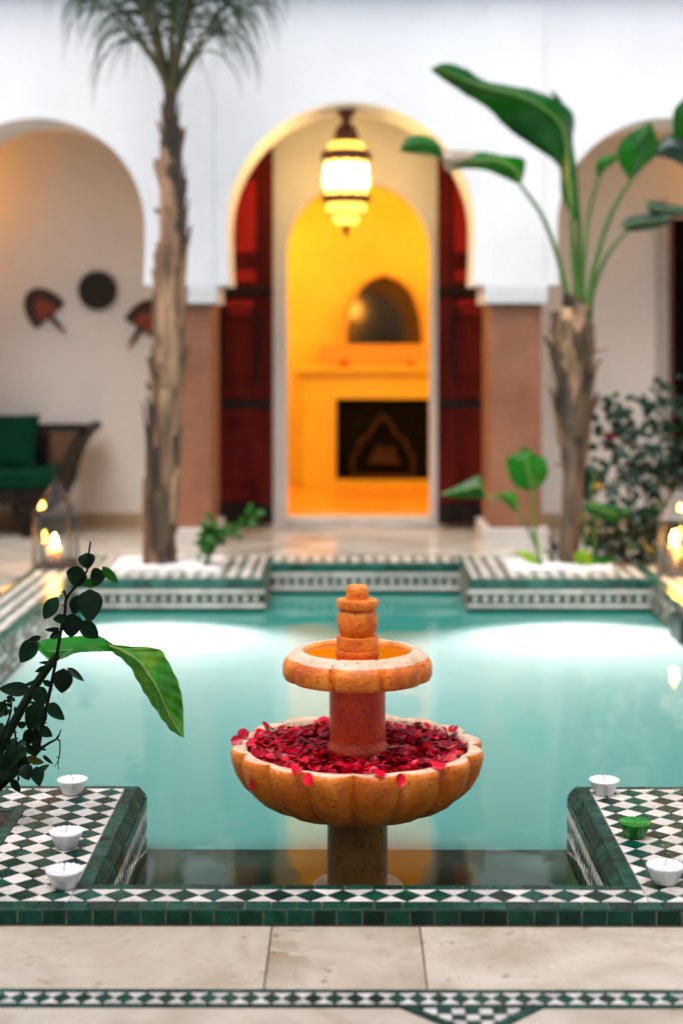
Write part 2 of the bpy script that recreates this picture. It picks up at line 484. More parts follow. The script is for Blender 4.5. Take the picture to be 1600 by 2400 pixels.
def marble(name, base, light, spot, vein, sc=4.0, rough=0.3, vary=0.07):
    m, nt, out = new_mat(name)
    L = nt.links
    co = nt.nodes.new('ShaderNodeNewGeometry').outputs['Position']
    oi = nt.nodes.new('ShaderNodeObjectInfo')
    ad = N(nt, 'ShaderNodeVectorMath', operation='ADD')
    cb = nt.nodes.new('ShaderNodeCombineXYZ')
    sc_ = N(nt, 'ShaderNodeMath', operation='MULTIPLY'); sc_.inputs[1].default_value = 9
    L.new(oi.outputs['Random'], sc_.inputs[0]); L.new(sc_.outputs[0], cb.inputs[2])
    L.new(co, ad.inputs[0]); L.new(cb.outputs[0], ad.inputs[1]); co = ad.outputs[0]
    n1 = N(nt, 'ShaderNodeTexNoise', Scale=sc, Detail=7, Roughness=0.62, Distortion=0.8); L.new(co, n1.inputs['Vector'])
    col = ramp(nt, n1.outputs[0], [(0.36, base), (0.62, light)])
    # breccia: large irregular clasts
    wv = N(nt, 'ShaderNodeTexNoise', Scale=10, Detail=4); L.new(co, wv.inputs['Vector'])
    mxv = nt.nodes.new('ShaderNodeMix'); mxv.data_type = 'VECTOR'; mxv.inputs[0].default_value = 0.16
    L.new(co, mxv.inputs[4]); L.new(wv.outputs['Color'], mxv.inputs[5])
    vo = N(nt, 'ShaderNodeTexVoronoi', Scale=sc * 1.9); L.new(mxv.outputs[1], vo.inputs['Vector'])
    sep = nt.nodes.new('ShaderNodeSeparateColor'); L.new(vo.outputs['Color'], sep.inputs[0])
    bm = ramp(nt, sep.outputs[0], [(0.68, (0, 0, 0)), (0.74, (1, 1, 1))])
    big = N(nt, 'ShaderNodeTexNoise', Scale=1.3, Detail=1); L.new(co, big.inputs['Vector'])
    bg = ramp(nt, big.outputs[0], [(0.50, (0, 0, 0)), (0.62, (0.75, 0.75, 0.75))])
    f = mixc(nt, 1.0, bm, bg, 'MULTIPLY')
    col = mixc(nt, f, col, (base[0] * 0.72, base[1] * 0.62, base[2] * 0.46))
    # brown pits
    n2 = N(nt, 'ShaderNodeTexNoise', Scale=sc * 8, Detail=3); L.new(co, n2.inputs['Vector'])
    s = ramp(nt, n2.outputs[0], [(0.645, (0, 0, 0)), (0.76, (0.85, 0.85, 0.85))])
    col = mixc(nt, s, col, spot)
    # veins
    n3 = N(nt, 'ShaderNodeTexNoise', Scale=sc * 0.55, Detail=6, Roughness=0.5, Distortion=1.2); L.new(co, n3.inputs['Vector'])
    v = ramp(nt, n3.outputs[0], [(0.488, (0, 0, 0)), (0.499, (0.3, 0.3, 0.3)), (0.51, (0, 0, 0))])
    col = mixc(nt, v, col, vein)
    mr = N(nt, 'ShaderNodeMapRange'); mr.inputs[3].default_value = 1 - vary; mr.inputs[4].default_value = 1 + vary
    L.new(oi.outputs['Random'], mr.inputs[0])
    hs = nt.nodes.new('ShaderNodeHueSaturation'); L.new(mr.outputs[0], hs.inputs['Value']); L.new(col, hs.inputs['Color'])
    p = N(nt, 'ShaderNodeBsdfPrincipled', Roughness=rough); L.new(hs.outputs[0], p.inputs['Base Color'])
    b = N(nt, 'ShaderNodeBump', Strength=0.08, Distance=0.01); L.new(n2.outputs[0], b.inputs['Height']); L.new(b.outputs[0], p.inputs['Normal'])
    L.new(p.outputs[0], out.inputs[0])
    return m
M['marble'] = marble('beige_marble', (0.44, 0.35, 0.245), (0.62, 0.53, 0.41), (0.26, 0.14, 0.06), (0.36, 0.23, 0.12), 4.2, 0.38)
M['marble_far'] = marble('polished_marble', (0.47, 0.41, 0.33), (0.58, 0.53, 0.45), (0.30, 0.19, 0.10), (0.34, 0.24, 0.14), 2.2, 0.13)
M['inlay'] = solid('dark_green_inlay', (0.02, 0.045, 0.03), (0.04, 0.07, 0.05), 12, 0.2)

def stone(name, dark, mid, light, spot, rough=0.46, coat=0.06):
    m, nt, out = new_mat(name)
    L = nt.links
    co = nt.nodes.new('ShaderNodeNewGeometry').outputs['Position']
    n1 = N(nt, 'ShaderNodeTexNoise', Scale=11, Detail=8, Roughness=0.65, Distortion=0.5); L.new(co, n1.inputs['Vector'])
    col = ramp(nt, n1.outputs[0], [(0.36, dark), (0.52, mid), (0.68, light)])
    n2 = N(nt, 'ShaderNodeTexNoise', Scale=95, Detail=3); L.new(co, n2.inputs['Vector'])
    s = ramp(nt, n2.outputs[0], [(0.60, (0, 0, 0)), (0.72, (0.9, 0.9, 0.9))])
    col = mixc(nt, s, col, spot)
    n5 = N(nt, 'ShaderNodeTexNoise', Scale=32, Detail=5, Roughness=0.7); L.new(co, n5.inputs['Vector'])
    s5 = ramp(nt, n5.outputs[0], [(0.58, (0, 0, 0)), (0.72, (0.6, 0.6, 0.6))])
    col = mixc(nt, s5, col, dark)
    n3 = N(nt, 'ShaderNodeTexNoise', Scale=130, Detail=2); L.new(co, n3.inputs['Vector'])
    s3 = ramp(nt, n3.outputs[0], [(0.66, (0, 0, 0)), (0.76, (0.5, 0.5, 0.5))])
    col = mixc(nt, s3, col, light)
    p = N(nt, 'ShaderNodeBsdfPrincipled', Roughness=rough); L.new(col, p.inputs['Base Color'])
    p.inputs['Coat Weight'].default_value = coat; p.inputs['Coat Roughness'].default_value = 0.2
    b = N(nt, 'ShaderNodeBump', Strength=0.45, Distance=0.006); L.new(n2.outputs[0], b.inputs['Height']); L.new(b.outputs[0], p.inputs['Normal'])
    L.new(p.outputs[0], out.inputs[0])
    return m
M['stone'] = stone('orange_marble', (0.56, 0.105, 0.006), (0.80, 0.205, 0.012), (0.88, 0.34, 0.05), (0.22, 0.05, 0.008))
M['stone_room_tint'] = stone('marble_room_reflection', (0.70, 0.22, 0.006), (0.90, 0.36, 0.012), (0.92, 0.44, 0.03), (0.4, 0.12, 0.01), 0.3)  # dish floor coloured yellow for the lit room's reflection in its water
M['stone_pale'] = stone('pale_marble', (0.56, 0.37, 0.22), (0.72, 0.52, 0.35), (0.80, 0.63, 0.47), (0.30, 0.16, 0.08), 0.5, 0.0)  # paler stone for the foot and the upper rim faces
M['stone_red'] = stone('red_ochre_marble', (0.55, 0.034, 0.002), (0.70, 0.055, 0.003), (0.76, 0.10, 0.008), (0.10, 0.02, 0.006), 0.35)
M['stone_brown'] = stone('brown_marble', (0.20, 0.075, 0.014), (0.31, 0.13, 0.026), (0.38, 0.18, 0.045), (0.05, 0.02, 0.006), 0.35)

def water_mat(name, deep, tint=(0.07, 0.42, 0.36), bs=0.05):
    m, nt, out = new_mat(name)
    L = nt.links
    co = nt.nodes.new('ShaderNodeNewGeometry').outputs['Position']
    n1 = N(nt, 'ShaderNodeTexNoise', Scale=5.0, Detail=2, Roughness=0.4); L.new(co, n1.inputs['Vector'])
    b = N(nt, 'ShaderNodeBump', Strength=bs, Distance=0.02); L.new(n1.outputs[0], b.inputs['Height'])
    g = N(nt, 'ShaderNodeBsdfGlossy', Roughness=0.03); L.new(b.outputs[0], g.inputs['Normal'])
    fr = N(nt, 'ShaderNodeFresnel', IOR=1.333); L.new(b.outputs[0], fr.inputs['Normal'])
    if deep:
        n2 = N(nt, 'ShaderNodeTexNoise', Scale=1.6, Detail=4, Roughness=0.5); L.new(co, n2.inputs['Vector'])
        c = ramp(nt, n2.outputs[0], [(0.3, (tint[0] * 0.8, tint[1] * 0.94, tint[2] * 0.94)), (0.7, tint)])
        d = nt.nodes.new('ShaderNodeBsdfDiffuse'); L.new(c, d.inputs[0])
        t = nt.nodes.new('ShaderNodeBsdfTranslucent'); L.new(mixc(nt, 0.80, c, (0.90, 0.92, 0.92)), t.inputs[0])
        body = N(nt, 'ShaderNodeMixShader', Fac=0.45)
        L.new(d.outputs[0], body.inputs[1]); L.new(t.outputs[0], body.inputs[2])
    else:
        body = nt.nodes.new('ShaderNodeBsdfTransparent')
        body.inputs[0].default_value = rgba(tint)
    mx = nt.nodes.new('ShaderNodeMixShader')
    L.new(fr.outputs[0], mx.inputs[0]); L.new(body.outputs[0], mx.inputs[1]); L.new(g.outputs[0], mx.inputs[2])
    L.new(mx.outputs[0], out.inputs[0])
    return m
M['water'] = water_mat('milky_pool_water', True, (0.045, 0.325, 0.275), 0.13)
M['water_clear'] = water_mat('shallow_clear_water', False, (0.75, 0.9, 0.82), 0.07)
M['water_bowl'] = water_mat('bowl_water', False, (0.9, 0.6, 0.25), 0.1)
M['bowl_dark'] = solid('dark_wet_bowl', (0.03, 0.008, 0.004), (0.08, 0.02, 0.006), 20, 0.3)

def glass_mat(name, tint=(0.9, 0.95, 0.95)):
    m, nt, out = new_mat(name)
    L = nt.links
    t = nt.nodes.new('ShaderNodeBsdfTransparent'); t.inputs[0].default_value = rgba(tint)
    g = N(nt, 'ShaderNodeBsdfGlossy', Roughness=0.02)
    lw = N(nt, 'ShaderNodeFresnel', IOR=1.5)
    mx = nt.nodes.new('ShaderNodeMixShader')
    L.new(lw.outputs[0], mx.inputs[0]); L.new(t.outputs[0], mx.inputs[1]); L.new(g.outputs[0], mx.inputs[2]); L.new(mx.outputs[0], out.inputs[0])
    return m
M['glass'] = glass_mat('lantern_glass')
m_, nt_, o_ = new_mat('dark_mirror')
g_ = N(nt_, 'ShaderNodeBsdfGlossy', Roughness=0.10); g_.inputs[0].default_value = (0.10, 0.058, 0.026, 1)
nt_.links.new(g_.outputs[0], o_.inputs[0])
M['mirror'] = m_

# ------------------------------------------------------------------ tiles
def px_of(p):
    q = CR.transposed() @ (Vector(p) - CO)
    if q.z > -0.05:
        return None
    return (800 + FPX * q.x / -q.z, HORIZON - FPX * q.y / -q.z, -q.z)

def in_view(p, mg=40):
    a = px_of(p)
    return a is not None and -mg < a[0] < 1600 + mg and -mg < a[1] < 2400 + mg

def area2(poly):
    return sum(poly[i][0] * poly[(i + 1) % len(poly)][1] - poly[(i + 1) % len(poly)][0] * poly[i][1] for i in range(len(poly))) / 2

def clip_half(poly, nx, ny, c):
    out = []
    for i in range(len(poly)):
        a, b = poly[i], poly[(i + 1) % len(poly)]
        da, db = a[0] * nx + a[1] * ny - c, b[0] * nx + b[1] * ny - c
        if da <= 0:
            out.append(a)
        if (da < 0 < db) or (db < 0 < da):
            t = da / (da - db)
            out.append((a[0] + (b[0] - a[0]) * t, a[1] + (b[1] - a[1]) * t))
    return out

def clip_rect(poly, x0, x1, y0, y1):
    for nx, ny, c in ((1, 0, x1), (-1, 0, -x0), (0, 1, y1), (0, -1, -y0)):
        if len(poly) < 3:
            return []
        poly = clip_half(poly, nx, ny, c)
    return poly

def shrink(poly, g):
    """move every edge of a convex polygon inwards by g"""
    out = list(poly)
    n = len(poly)
    for i in range(n):
        a, b = poly[i], poly[(i + 1) % n]
        dx, dy = b[0] - a[0], b[1] - a[1]
        l = math.hypot(dx, dy)
        if l < 1e-6:
            continue
        nx, ny = dy / l, -dx / l                 # outward for a CCW polygon
        out = clip_half(out, nx, ny, a[0] * nx + a[1] * ny - g)
        if len(out) < 3:
            return []
    r = []
    for p in out:
        if not r or math.hypot(p[0] - r[-1][0], p[1] - r[-1][1]) > 1e-4:
            r.append(p)
    return r

def plane(o, u, v, want=None):
    u = Vector(u).normalized(); v = Vector(v).normalized()
    n = u.cross(v)
    if want is not None and n.dot(Vector(want)) < 0:
        u = -u; n = u.cross(v)
    m = Matrix(((u.x, v.x, n.x, o[0]), (u.y, v.y, n.y, o[1]), (u.z, v.z, n.z, o[2]), (0, 0, 0, 1)))
    return m
FLAT = plane((0, 0, 0), (1, 0, 0), (0, 1, 0))

TILE_CACHE = {}
def tile_geo(poly, th, bev):
    inner = shrink(poly, bev) or poly
    if len(inner) != len(poly):
        cx = sum(p[0] for p in poly) / len(poly); cyy = sum(p[1] for p in poly) / len(poly)
        inner = [(cx + (p[0] - cx) * 0.92, cyy + (p[1] - cyy) * 0.92) for p in poly]
    n = len(poly)
    vs = [(p[0], p[1], 0) for p in inner] + [(p[0], p[1], -bev) for p in poly] + [(p[0], p[1], -th) for p in poly]
    fs = [tuple(range(n))]
    for i in range(n):
        j = (i + 1) % n
        fs.append((n + i, n + j, j, i))
        fs.append((2 * n + i, 2 * n + j, n + j, n + i))
    return vs, fs

class Tiles:
    """collects tiles of one thing; the ones in view become parts, those past 300 of a name become one stuff part"""
    def __init__(self, parent):
        self.parent, self.items = parent, []
    def add(self, poly, mx, mat, name='tile', gap=0.0009, th=0.005, bev=0.0009, jit=0.0004):
        if len(poly) < 3:
            return
        if area2(poly) < 0:
            poly = poly[::-1]
        poly = shrink(poly, gap)
        if len(poly) < 3 or abs(area2(poly)) < 4e-6:
            return
        cx = sum(p[0] for p in poly) / len(poly); cyy = sum(p[1] for p in poly) / len(poly)
        loc = [(round(p[0] - cx, 4), round(p[1] - cyy, 4)) for p in poly]
        k = min(range(len(loc)), key=lambda i: (loc[i][1], loc[i][0]))
        loc = loc[k:] + loc[:k]
        sz = max(max(abs(p[0]) for p in loc), max(abs(p[1]) for p in loc))
        tl = jit * 40 * min(1.0, 0.04 / sz) if sz < 0.15 else 0.0
        m = mx @ Matrix.Translation((cx, cyy, random.uniform(-jit, jit))) @ Matrix.Rotation(random.uniform(-1, 1) * tl, 4, 'X') @ Matrix.Rotation(random.uniform(-1, 1) * tl, 4, 'Y')
        self.items.append((name, tuple(loc), m, mat, th, bev))
    def done(self):
        by = {}
        for it in self.items:
            by.setdefault(it[0], []).append(it)
        for name, its in by.items():
            def size(it):
                a = px_of(it[2].translation)
                return (abs(area2(it[1])) / a[2] ** 3) if a and in_view(it[2].translation) else 0
            its.sort(key=size, reverse=True)
            rest = []
            for i, it in enumerate(its):
                if i >= 298 or size(it) == 0:
                    rest.append(it)
                    continue
                key = (it[1], it[3], it[4], it[5])
                if key not in TILE_CACHE:
                    vs, fs = tile_geo(it[1], it[4], it[5])
                    b = MB(); b.add(vs, fs)
                    TILE_CACHE[key] = b.mesh(name, M[it[3]])
                link(name, TILE_CACHE[key], self.parent, it[2])
            if rest:
                mats = sorted({it[3] for it in rest})
                b = MB()
                for it in rest:
                    vs, fs = tile_geo(it[1], it[4], it[5])
                    b.add([it[2] @ Vector(q) for q in vs], fs, mats.index(it[3]))
                tag(b.build(name + '_field', [M[q] for q in mats], self.parent), kind='stuff')

def lattice(T, rects, x0, y0, P, mx=FLAT, green='green', white='white', name='tile', Py=None):
    """diamonds (squares set on their corner) clipped to a union of rectangles"""
    Py = Py or P
    def inside(p):
        return any(r[0] - 1e-4 <= p[0] <= r[1] + 1e-4 and r[2] - 1e-4 <= p[1] <= r[3] + 1e-4 for r in rects)
    X0, X1 = min(r[0] for r in rects), max(r[1] for r in rects)
    Y0, Y1 = min(r[2] for r in rects), max(r[3] for r in rects)
    for i in range(int((X0 - x0) / P * 2) - 2, int((X1 - x0) / P * 2) + 3):
        for j in range(int((Y0 - y0) / Py * 2) - 2, int((Y1 - y0) / Py * 2) + 3):
            if (i + j) % 2:
                continue
            cx, cyy = x0 + i * P / 2, y0 + j * Py / 2
            d = [(cx, cyy - Py / 2), (cx + P / 2, cyy), (cx, cyy + Py / 2), (cx - P / 2, cyy)]
            mat = green if i % 2 == 0 else white
            mids = [((d[k][0] + d[(k + 1) % 4][0]) / 2, (d[k][1] + d[(k + 1) % 4][1]) / 2) for k in range(4)]
            if all(inside(p) for p in d + mids):
                T.add(d, mx, mat, name)
            else:
                for r in rects:
                    T.add(clip_rect(d, *r), mx, mat, name)

def row(T, a, b, w0, w1, L, mx, mat, name='edge_tile', along='x', jit=0.0004, th=0.006, gap=0.0009):
    """a row of oblong tiles from a to b along one axis, between w0 and w1 on the other"""
    n = max(1, round((b - a) / L))
    cuts = [a + (b - a) * k / n + (random.uniform(-0.06, 0.06) * L if 0 < k < n else 0) for k in range(n + 1)]
    for k in range(n):
        p, q = cuts[k], cuts[k + 1]
        sk = random.uniform(-0.03, 0.03) * (w1 - w0)
        if along == 'x':
            T.add([(p - sk, w0), (q, w0), (q + sk, w1), (p, w1)], mx, mat, name, jit=jit, th=th, gap=gap)
        else:
            T.add([(w0, p), (w1, p), (w1, q), (w0, q)], mx, mat, name, jit=jit, th=th, gap=gap)

# ------------------------------------------------------------------ the near floor
WZ = -0.17                                     # water level
FZ = -0.035                                    # near floor level, the pool rim is level 0
b = MB()
b.box(-4.0, 4.0, -1.4, 3.411, -0.10, FZ - 0.004)
floor = tag(b.build('floor', M['grout_dark']), kind='structure')
T = Tiles(floor)
FM = plane((0, 0, FZ), (1, 0, 0), (0, 1, 0))
for x0, x1 in ((-1.25, -0.1665), (-0.1665, 0.1525), (0.1525, 1.25)):
    T.add([(x0, 3.0825), (x1, 3.0825), (x1, 3.4095), (x0, 3.4095)], FM, 'marble', 'marble_slab', gap=0.0016, bev=0.0012, th=0.004)
for s in (0, 1):
    pl = [(-1.25, 2.3), (0.231, 2.3), (0.231, 2.860), (0.097, 2.994), (-1.25, 2.994)]
    if s:
        pl = [(0.464 - p[0], p[1]) for p in pl][::-1]
        pl = [(min(p[0], 1.3), p[1]) for p in pl]
    T.add(pl, FM, 'marble', 'marble_slab', gap=0.001, bev=0.001, th=0.004)
row(T, -1.2, 1.2, 3.0655, 3.0815, 0.062, FM, 'green', 'edge_tile')
row(T, -1.2, 1.2, 2.9965, 3.0145, 0.062, FM, 'green', 'edge_tile')
lattice(T, [(-0.95, 0.95, 3.0155, 3.0645)], 0.012, 3.040, 0.0403, FM, name='tile', Py=0.049)
# corner of the inlaid star below the strip
for s in (0, 1):
    bar = [(0.101, 2.9955), (0.130, 2.9955), (0.232, 2.8935), (0.232, 2.8645)]
    if s:
        bar = [(0.464 - p[0], p[1]) for p in bar]
    T.add(bar, FM, 'green', 'edge_tile')
for i in range(-5, 6):
    for j in range(0, 5):
        q = 0.0262
        sq = [(0.232 + (i - 0.5) * q, 2.995 - (j + 1) * q), (0.232 + (i + 0.5) * q, 2.995 - (j + 1) * q), (0.232 + (i + 0.5) * q, 2.995 - j * q), (0.232 + (i - 0.5) * q, 2.995 - j * q)]
        sq = clip_half(sq, -0.7071, -0.7071, -0.7071 * (0.131 + 2.9955))
        if len(sq) >= 3: sq = clip_half(sq, 0.7071, -0.7071, 0.7071 * (0.333 - 2.9955))
        if len(sq) >= 3: T.add(sq, FM, 'green' if (i + j) % 2 == 0 else 'white', 'tile')
T.done()

# ------------------------------------------------------------------ pool: kerb, benches, rims
P = 0.0715
YK = 3.4985
b = MB()
b.box(-1.4, 1.4, 3.4135, 3.5665, -1.4, -0.004)
kerb = empty('pool_kerb', (0, 3.49, 0), label='long low kerb of green and white diamond tiles along the front of the pool', cat='kerb')
KO = Matrix.Translation((0, -3.49, 0))
def local(o, body):
    body.matrix_basis = Matrix.Translation(-o.location)
    return body
local(kerb, b.build('body', M['grout'], kerb))
def off(o, m):
    return Matrix.Translation(-o.location) @ m
T = Tiles(kerb)
class TT(Tiles):
    pass
def tiles_for(o):
    t = Tiles(o)
    o0 = -o.location.copy()
    add0 = t.add
    done0 = t.done
    def done():
        # items are kept in world space for the view test; move them into the parent's space when linking
        t2 = t.items
        par = t.parent
        before = set(x.name for x in bpy.data.objects)
        done0()
        mv = Matrix.Translation(o0)
        for x in [x for x in bpy.data.objects if x.name not in before]:
            x.matrix_basis = mv @ x.matrix_basis
    t.done = done
    return t
T = tiles_for(kerb)
row(T, -0.614, 0.656, 3.5375, 3.5655, 0.068, FLAT, 'green')
row(T, -1.3, 1.3, 3.4145, 3.4615, 0.057, FLAT, 'green')
lattice(T, [(-0.614, 0.656, 3.4625, 3.5365)], -0.650, YK + 0.001, 1.342 / 19, FLAT, Py=0.074)
row(T, -1.3, 1.3, -0.0345, -0.001, 0.0535, plane((0, 3.4125, 0), (1, 0, 0), (0, 0, 1), (0, -1, 0)), 'green', 'riser_tile', jit=0.0002)
T.done()

def near_bench(s, ex, label):
    """s=-1: bench to the left, s=+1: to the right; ex = edge of the chequer next to the recess"""
    o = empty('tiled_bench', (ex + s * 0.3, 3.9, 0), label=label, cat='tiled bench', group='tiled benches at the pool corners')
    e1, e2 = ex - s * 0.036, ex - s * 0.058                         # end of the flat edge, face towards the recess
    pe = ex + s * 0.233                                             # planter border
    far = ex + s * 0.75
    b = MB()
    def xb(xa, xc, *a): b.box(min(xa, xc), max(xa, xc), *a)
    # inner strip with the chamfer, as an extruded outline
    prof = [(pe + s * 0.03, -0.0045), (e1, -0.0045), (e2 + s * 0.004, -0.029), (e2 + s * 0.004, -1.4), (pe + s * 0.03, -1.4)]
    vs = [(p[0], 3.5675, p[1]) for p in prof] + [(p[0], 4.3465, p[1]) for p in prof]
    n = len(prof)
    fs = [tuple(range(n)), tuple(range(2 * n - 1, n - 1, -1))] + [((i + 1) % n, i, n + i, n + (i + 1) % n) for i in range(n)]
    b.add(vs, fs if s > 0 else [f[::-1] for f in fs])
    xb(pe + s * 0.0301, far, 3.5675, 3.66, -1.4, -0.0045)
    xb(pe + s * 0.0301, far, 4.117, 4.3465, -1.4, -0.0045)
    xb(pe + s * 0.0301, far, 3.6601, 4.1169, -1.4, -0.06)
    local(o, b.build('body', M['grout'], o))
    T = tiles_for(o)
    def rc(xa, xc, y0, y1): return (min(xa, xc), max(xa, xc), y0, y1)
    lattice(T, [rc(ex, pe, YK - P / 2, 4.321), rc(pe, far, YK - P / 2, 3.63), rc(pe, far, 4.147, 4.321)], ex + s * P / 2, YK, P)
    row(T, 3.5675, 4.3205, min(ex, e1), max(ex, e1), 0.05, FLAT, 'green', along='y')
    a, c = sorted((e1, far))
    row(T, a, c, 4.322, 4.346, 0.066, FLAT, 'green')
    dn = Vector((e2 - e1, 0, -0.0245))
    mx = plane((e1, 0, 0), (0, 1, 0), dn, (-s, 0, 1))
    sg = 1 if mx.col[0].y > 0 else -1
    lo, hi = sorted((sg * 3.5675, sg * 4.345))
    row(T, lo, hi, 0.001, dn.length - 0.001, 0.05, mx, 'green')
    fx = plane((e2, 0, 0), (0, 1, 0), (0, 0, 1), (-s, 0, 0))
    sg = 1 if fx.col[0].y > 0 else -1
    lo, hi = sorted((sg * 3.5675, sg * 4.346))
    row(T, lo, hi, -0.058, -0.0285, 0.05, fx, 'green')
    row(T, lo, hi, -0.071, -0.059, 0.07, fx, 'white')
    lattice(T, [(lo, hi, -0.128, -0.072)], lo + 0.02, -0.10, 0.04, fx, Py=0.056, name='wall_tile')
    row(T, lo, hi, -0.141, -0.129, 0.07, fx, 'white')
    row(T, lo, hi, -0.200, -0.142, 0.05, fx, 'green')
    # planter border
    row(T, 3.63, 4.147, min(pe, pe + s * 0.03), max(pe, pe + s * 0.03), 0.06, FLAT, 'green', along='y')
    a, c = sorted((pe + s * 0.031, far))
    row(T, a, c, 4.117, 4.146, 0.06, FLAT, 'green')
    T.done()
    # soil in the planter
    m2 = MB()
    nx, ny = 24, 20
    for j in range(ny + 1):
        for i in range(nx + 1):
            x = pe + s * (0.031 + (0.75 - 0.265) * i / nx); y = 3.6605 + 0.456 * j / ny
            m2.v.append((x, y, -0.035 + 0.018 * noise.noise((x * 14, y * 14, 0)) + 0.008 * noise.noise((x * 50, y * 50, 1))))
    for j in range(ny):
        for i in range(nx):
            q = (j * (nx + 1) + i, j * (nx + 1) + i + 1, (j + 1) * (nx + 1) + i + 1, (j + 1) * (nx + 1) + i)
            m2.f.append(q if s > 0 else q[::-1]); m2.m.append(0)
    local(o, m2.build('planter_soil', M['soil'], o, True))
    return o
near_bench(-1, -0.614, 'green and white chequered tile bench with three white candles and a rose planter')
near_bench(1, 0.656, 'green and white chequered tile bench carrying the green candle and two white ones')

def wall_band(T, o, u, want, L, water=WZ):
    """bullnose, white line, row of small squares, white line, green below - on a vertical pool wall"""
    mx = plane(o, u, (0, 0, 1), want)
    sg = 1 if mx.col[0].xyz.dot(Vector(u)) > 0 else -1
    lo, hi = sorted((0, sg * L))
    row(T, lo, hi, -0.052, -0.001, 0.10, mx, 'green_far', 'bullnose_tile', jit=0.0008, th=0.014)
    row(T, lo, hi, -0.077, -0.056, 0.11, mx, 'white', 'band_tile')
    k = 0
    x = lo
    while x < hi - 0.01:
        x2 = min(x + 0.026, hi)
        if k % 2 == 0:
            T.add([(x, -0.126), (x2, -0.126), (x2, -0.078), (x, -0.078)], mx, 'green', 'wall_tile')
        else:
            T.add([(x, -0.089), (x2, -0.089), (x2, -0.078), (x, -0.078)], mx, 'green_far', 'wall_tile')
            T.add([(x, -0.115), (x2, -0.115), (x2, -0.090), (x, -0.090)], mx, 'white', 'wall_tile')
            T.add([(x, -0.126), (x2, -0.126), (x2, -0.116), (x, -0.116)], mx, 'green_far', 'wall_tile')
        x = x2; k += 1
    row(T, lo, hi, -0.148, -0.127, 0.11, mx, 'white', 'band_tile')
    row(T, lo, hi, -0.21, -0.149, 0.10, mx, 'green', 'band_tile')

PX0, PX1 = -1.40, 1.535                          # pool sides
RX0, RX1 = -0.43, 0.603                          # far recess
YF, YR, YB = 8.05, 8.62, 8.90                    # far bench front, recess back, back of the tiled rim
def far_bench(x0, x1, inner, label):
    o = empty('tiled_bench', ((x0 + x1) / 2, 8.4, 0), label=label, cat='tiled bench', group='tiled benches at the pool corners')
    b = MB(); b.box(x0, x1, YF + 0.006, YB, -1.4, -0.0045)
    local(o, b.build('body', M['grout'], o))
    T = tiles_for(o)
    hx0, hx1 = (x0 + 0.14, x1 - 0.25) if inner > x0 + 0.1 else (x0 + 0.24, x1 - 0.14)
    xa, xb = x0 + (0.0 if inner > x0 + 0.1 else 0.03), x1 - (0.03 if inner > x0 + 0.1 else 0.0)
    lattice(T, [(xa, xb, YF + 0.045, 8.27), (xa, hx0, 8.27, 8.74), (hx1, xb, 8.27, 8.74), (xa, xb, 8.74, 8.875)], inner, YF + 0.045, P)
    row(T, x0, x1, YF + 0.001, YF + 0.044, 0.10, FLAT, 'green_far', 'edge_tile', jit=0.0008)
    row(T, x0, x1, 8.876, 8.899, 0.08, FLAT, 'green')
    if inner > x0 + 0.1:
        row(T, YF + 0.046, 8.875, xb + 0.001, x1, 0.09, FLAT, 'green_far', along='y')
        wall_band(T, (x1 - 0.001, YF, 0), (0, 1, 0), (1, 0, 0), YR - YF)
    else:
        row(T, YF + 0.046, 8.875, x0, xa - 0.001, 0.09, FLAT, 'green_far', along='y')
        wall_band(T, (x0 + 0.001, YF, 0), (0, 1, 0), (-1, 0, 0), YR - YF)
    wall_band(T, (x0, YF, 0), (1, 0, 0), (0, -1, 0), x1 - x0)
    T.done()
    # white pebbles over the planting bed
    ico = [Vector(p) for p in ((0, 0, 1), (0.89, 0, 0.45), (0.28, 0.85, 0.45), (-0.72, 0.53, 0.45), (-0.72, -0.53, 0.45), (0.28, -0.85, 0.45), (0.72, 0.53, -0.45), (-0.28, 0.85, -0.45), (-0.89, 0, -0.45), (-0.28, -0.85, -0.45), (0.72, -0.53, -0.45))]
    icf = [(0, 1, 2), (0, 2, 3), (0, 3, 4), (0, 4, 5), (0, 5, 1), (1, 6, 2), (2, 7, 3), (3, 8, 4), (4, 9, 5), (5, 10, 1), (6, 7, 2), (7, 8, 3), (8, 9, 4), (9, 10, 5), (10, 6, 1)]
    pb = MB()
    pb.box(hx0, hx1, 8.27, 8.74, -0.004, 0.002)
    for _ in range(900):
        x, y = random.uniform(hx0 + 0.01, hx1 - 0.01), random.uniform(8.28, 8.73)
        r = random.uniform(0.008, 0.017)
        mm = Matrix.Translation((x, y, r * 0.5 + 0.012 * max(0, noise.noise((x * 7, y * 7, 2)))+random.uniform(0, 0.01))) @ Matrix.Rotation(random.uniform(0, 6), 4, 'Z') @ Matrix.Diagonal((r * 1.3, r, r * 0.8, 1))
        pb.add([mm @ q for q in ico], icf)
    tag(pb.build('white_gravel', M['pebble'], None, True), label='bed of white pebbles around the plants on the far bench', kind='stuff')
    return hx0, hx1
FL = far_bench(PX0, RX0, RX0, 'far tiled bench at the foot of the palm trunk, topped with white pebbles')
FR = far_bench(RX1, PX1, RX1, 'far tiled bench below the bird of paradise plant, topped with white pebbles')

o = empty('pool_surround', (0.09, 8.75, 0), label='short tiled rim at the back of the far pool recess before the doorway', cat='pool rim')
b = MB(); b.box(RX0, RX1, YR + 0.006, YB, -1.4, -0.0045); local(o, b.build('body', M['grout'], o))
T = tiles_for(o)
lattice(T, [(RX0, RX1, YR + 0.045, 8.875)], RX0, YR + 0.045, P)
row(T, RX0, RX1, YR + 0.001, YR + 0.044, 0.10, FLAT, 'green_far', jit=0.0008)
row(T, RX0, RX1, 8.876, 8.899, 0.08, FLAT, 'green')
wall_band(T, (RX0, YR, 0), (1, 0, 0), (0, -1, 0), RX1 - RX0)
T.done()

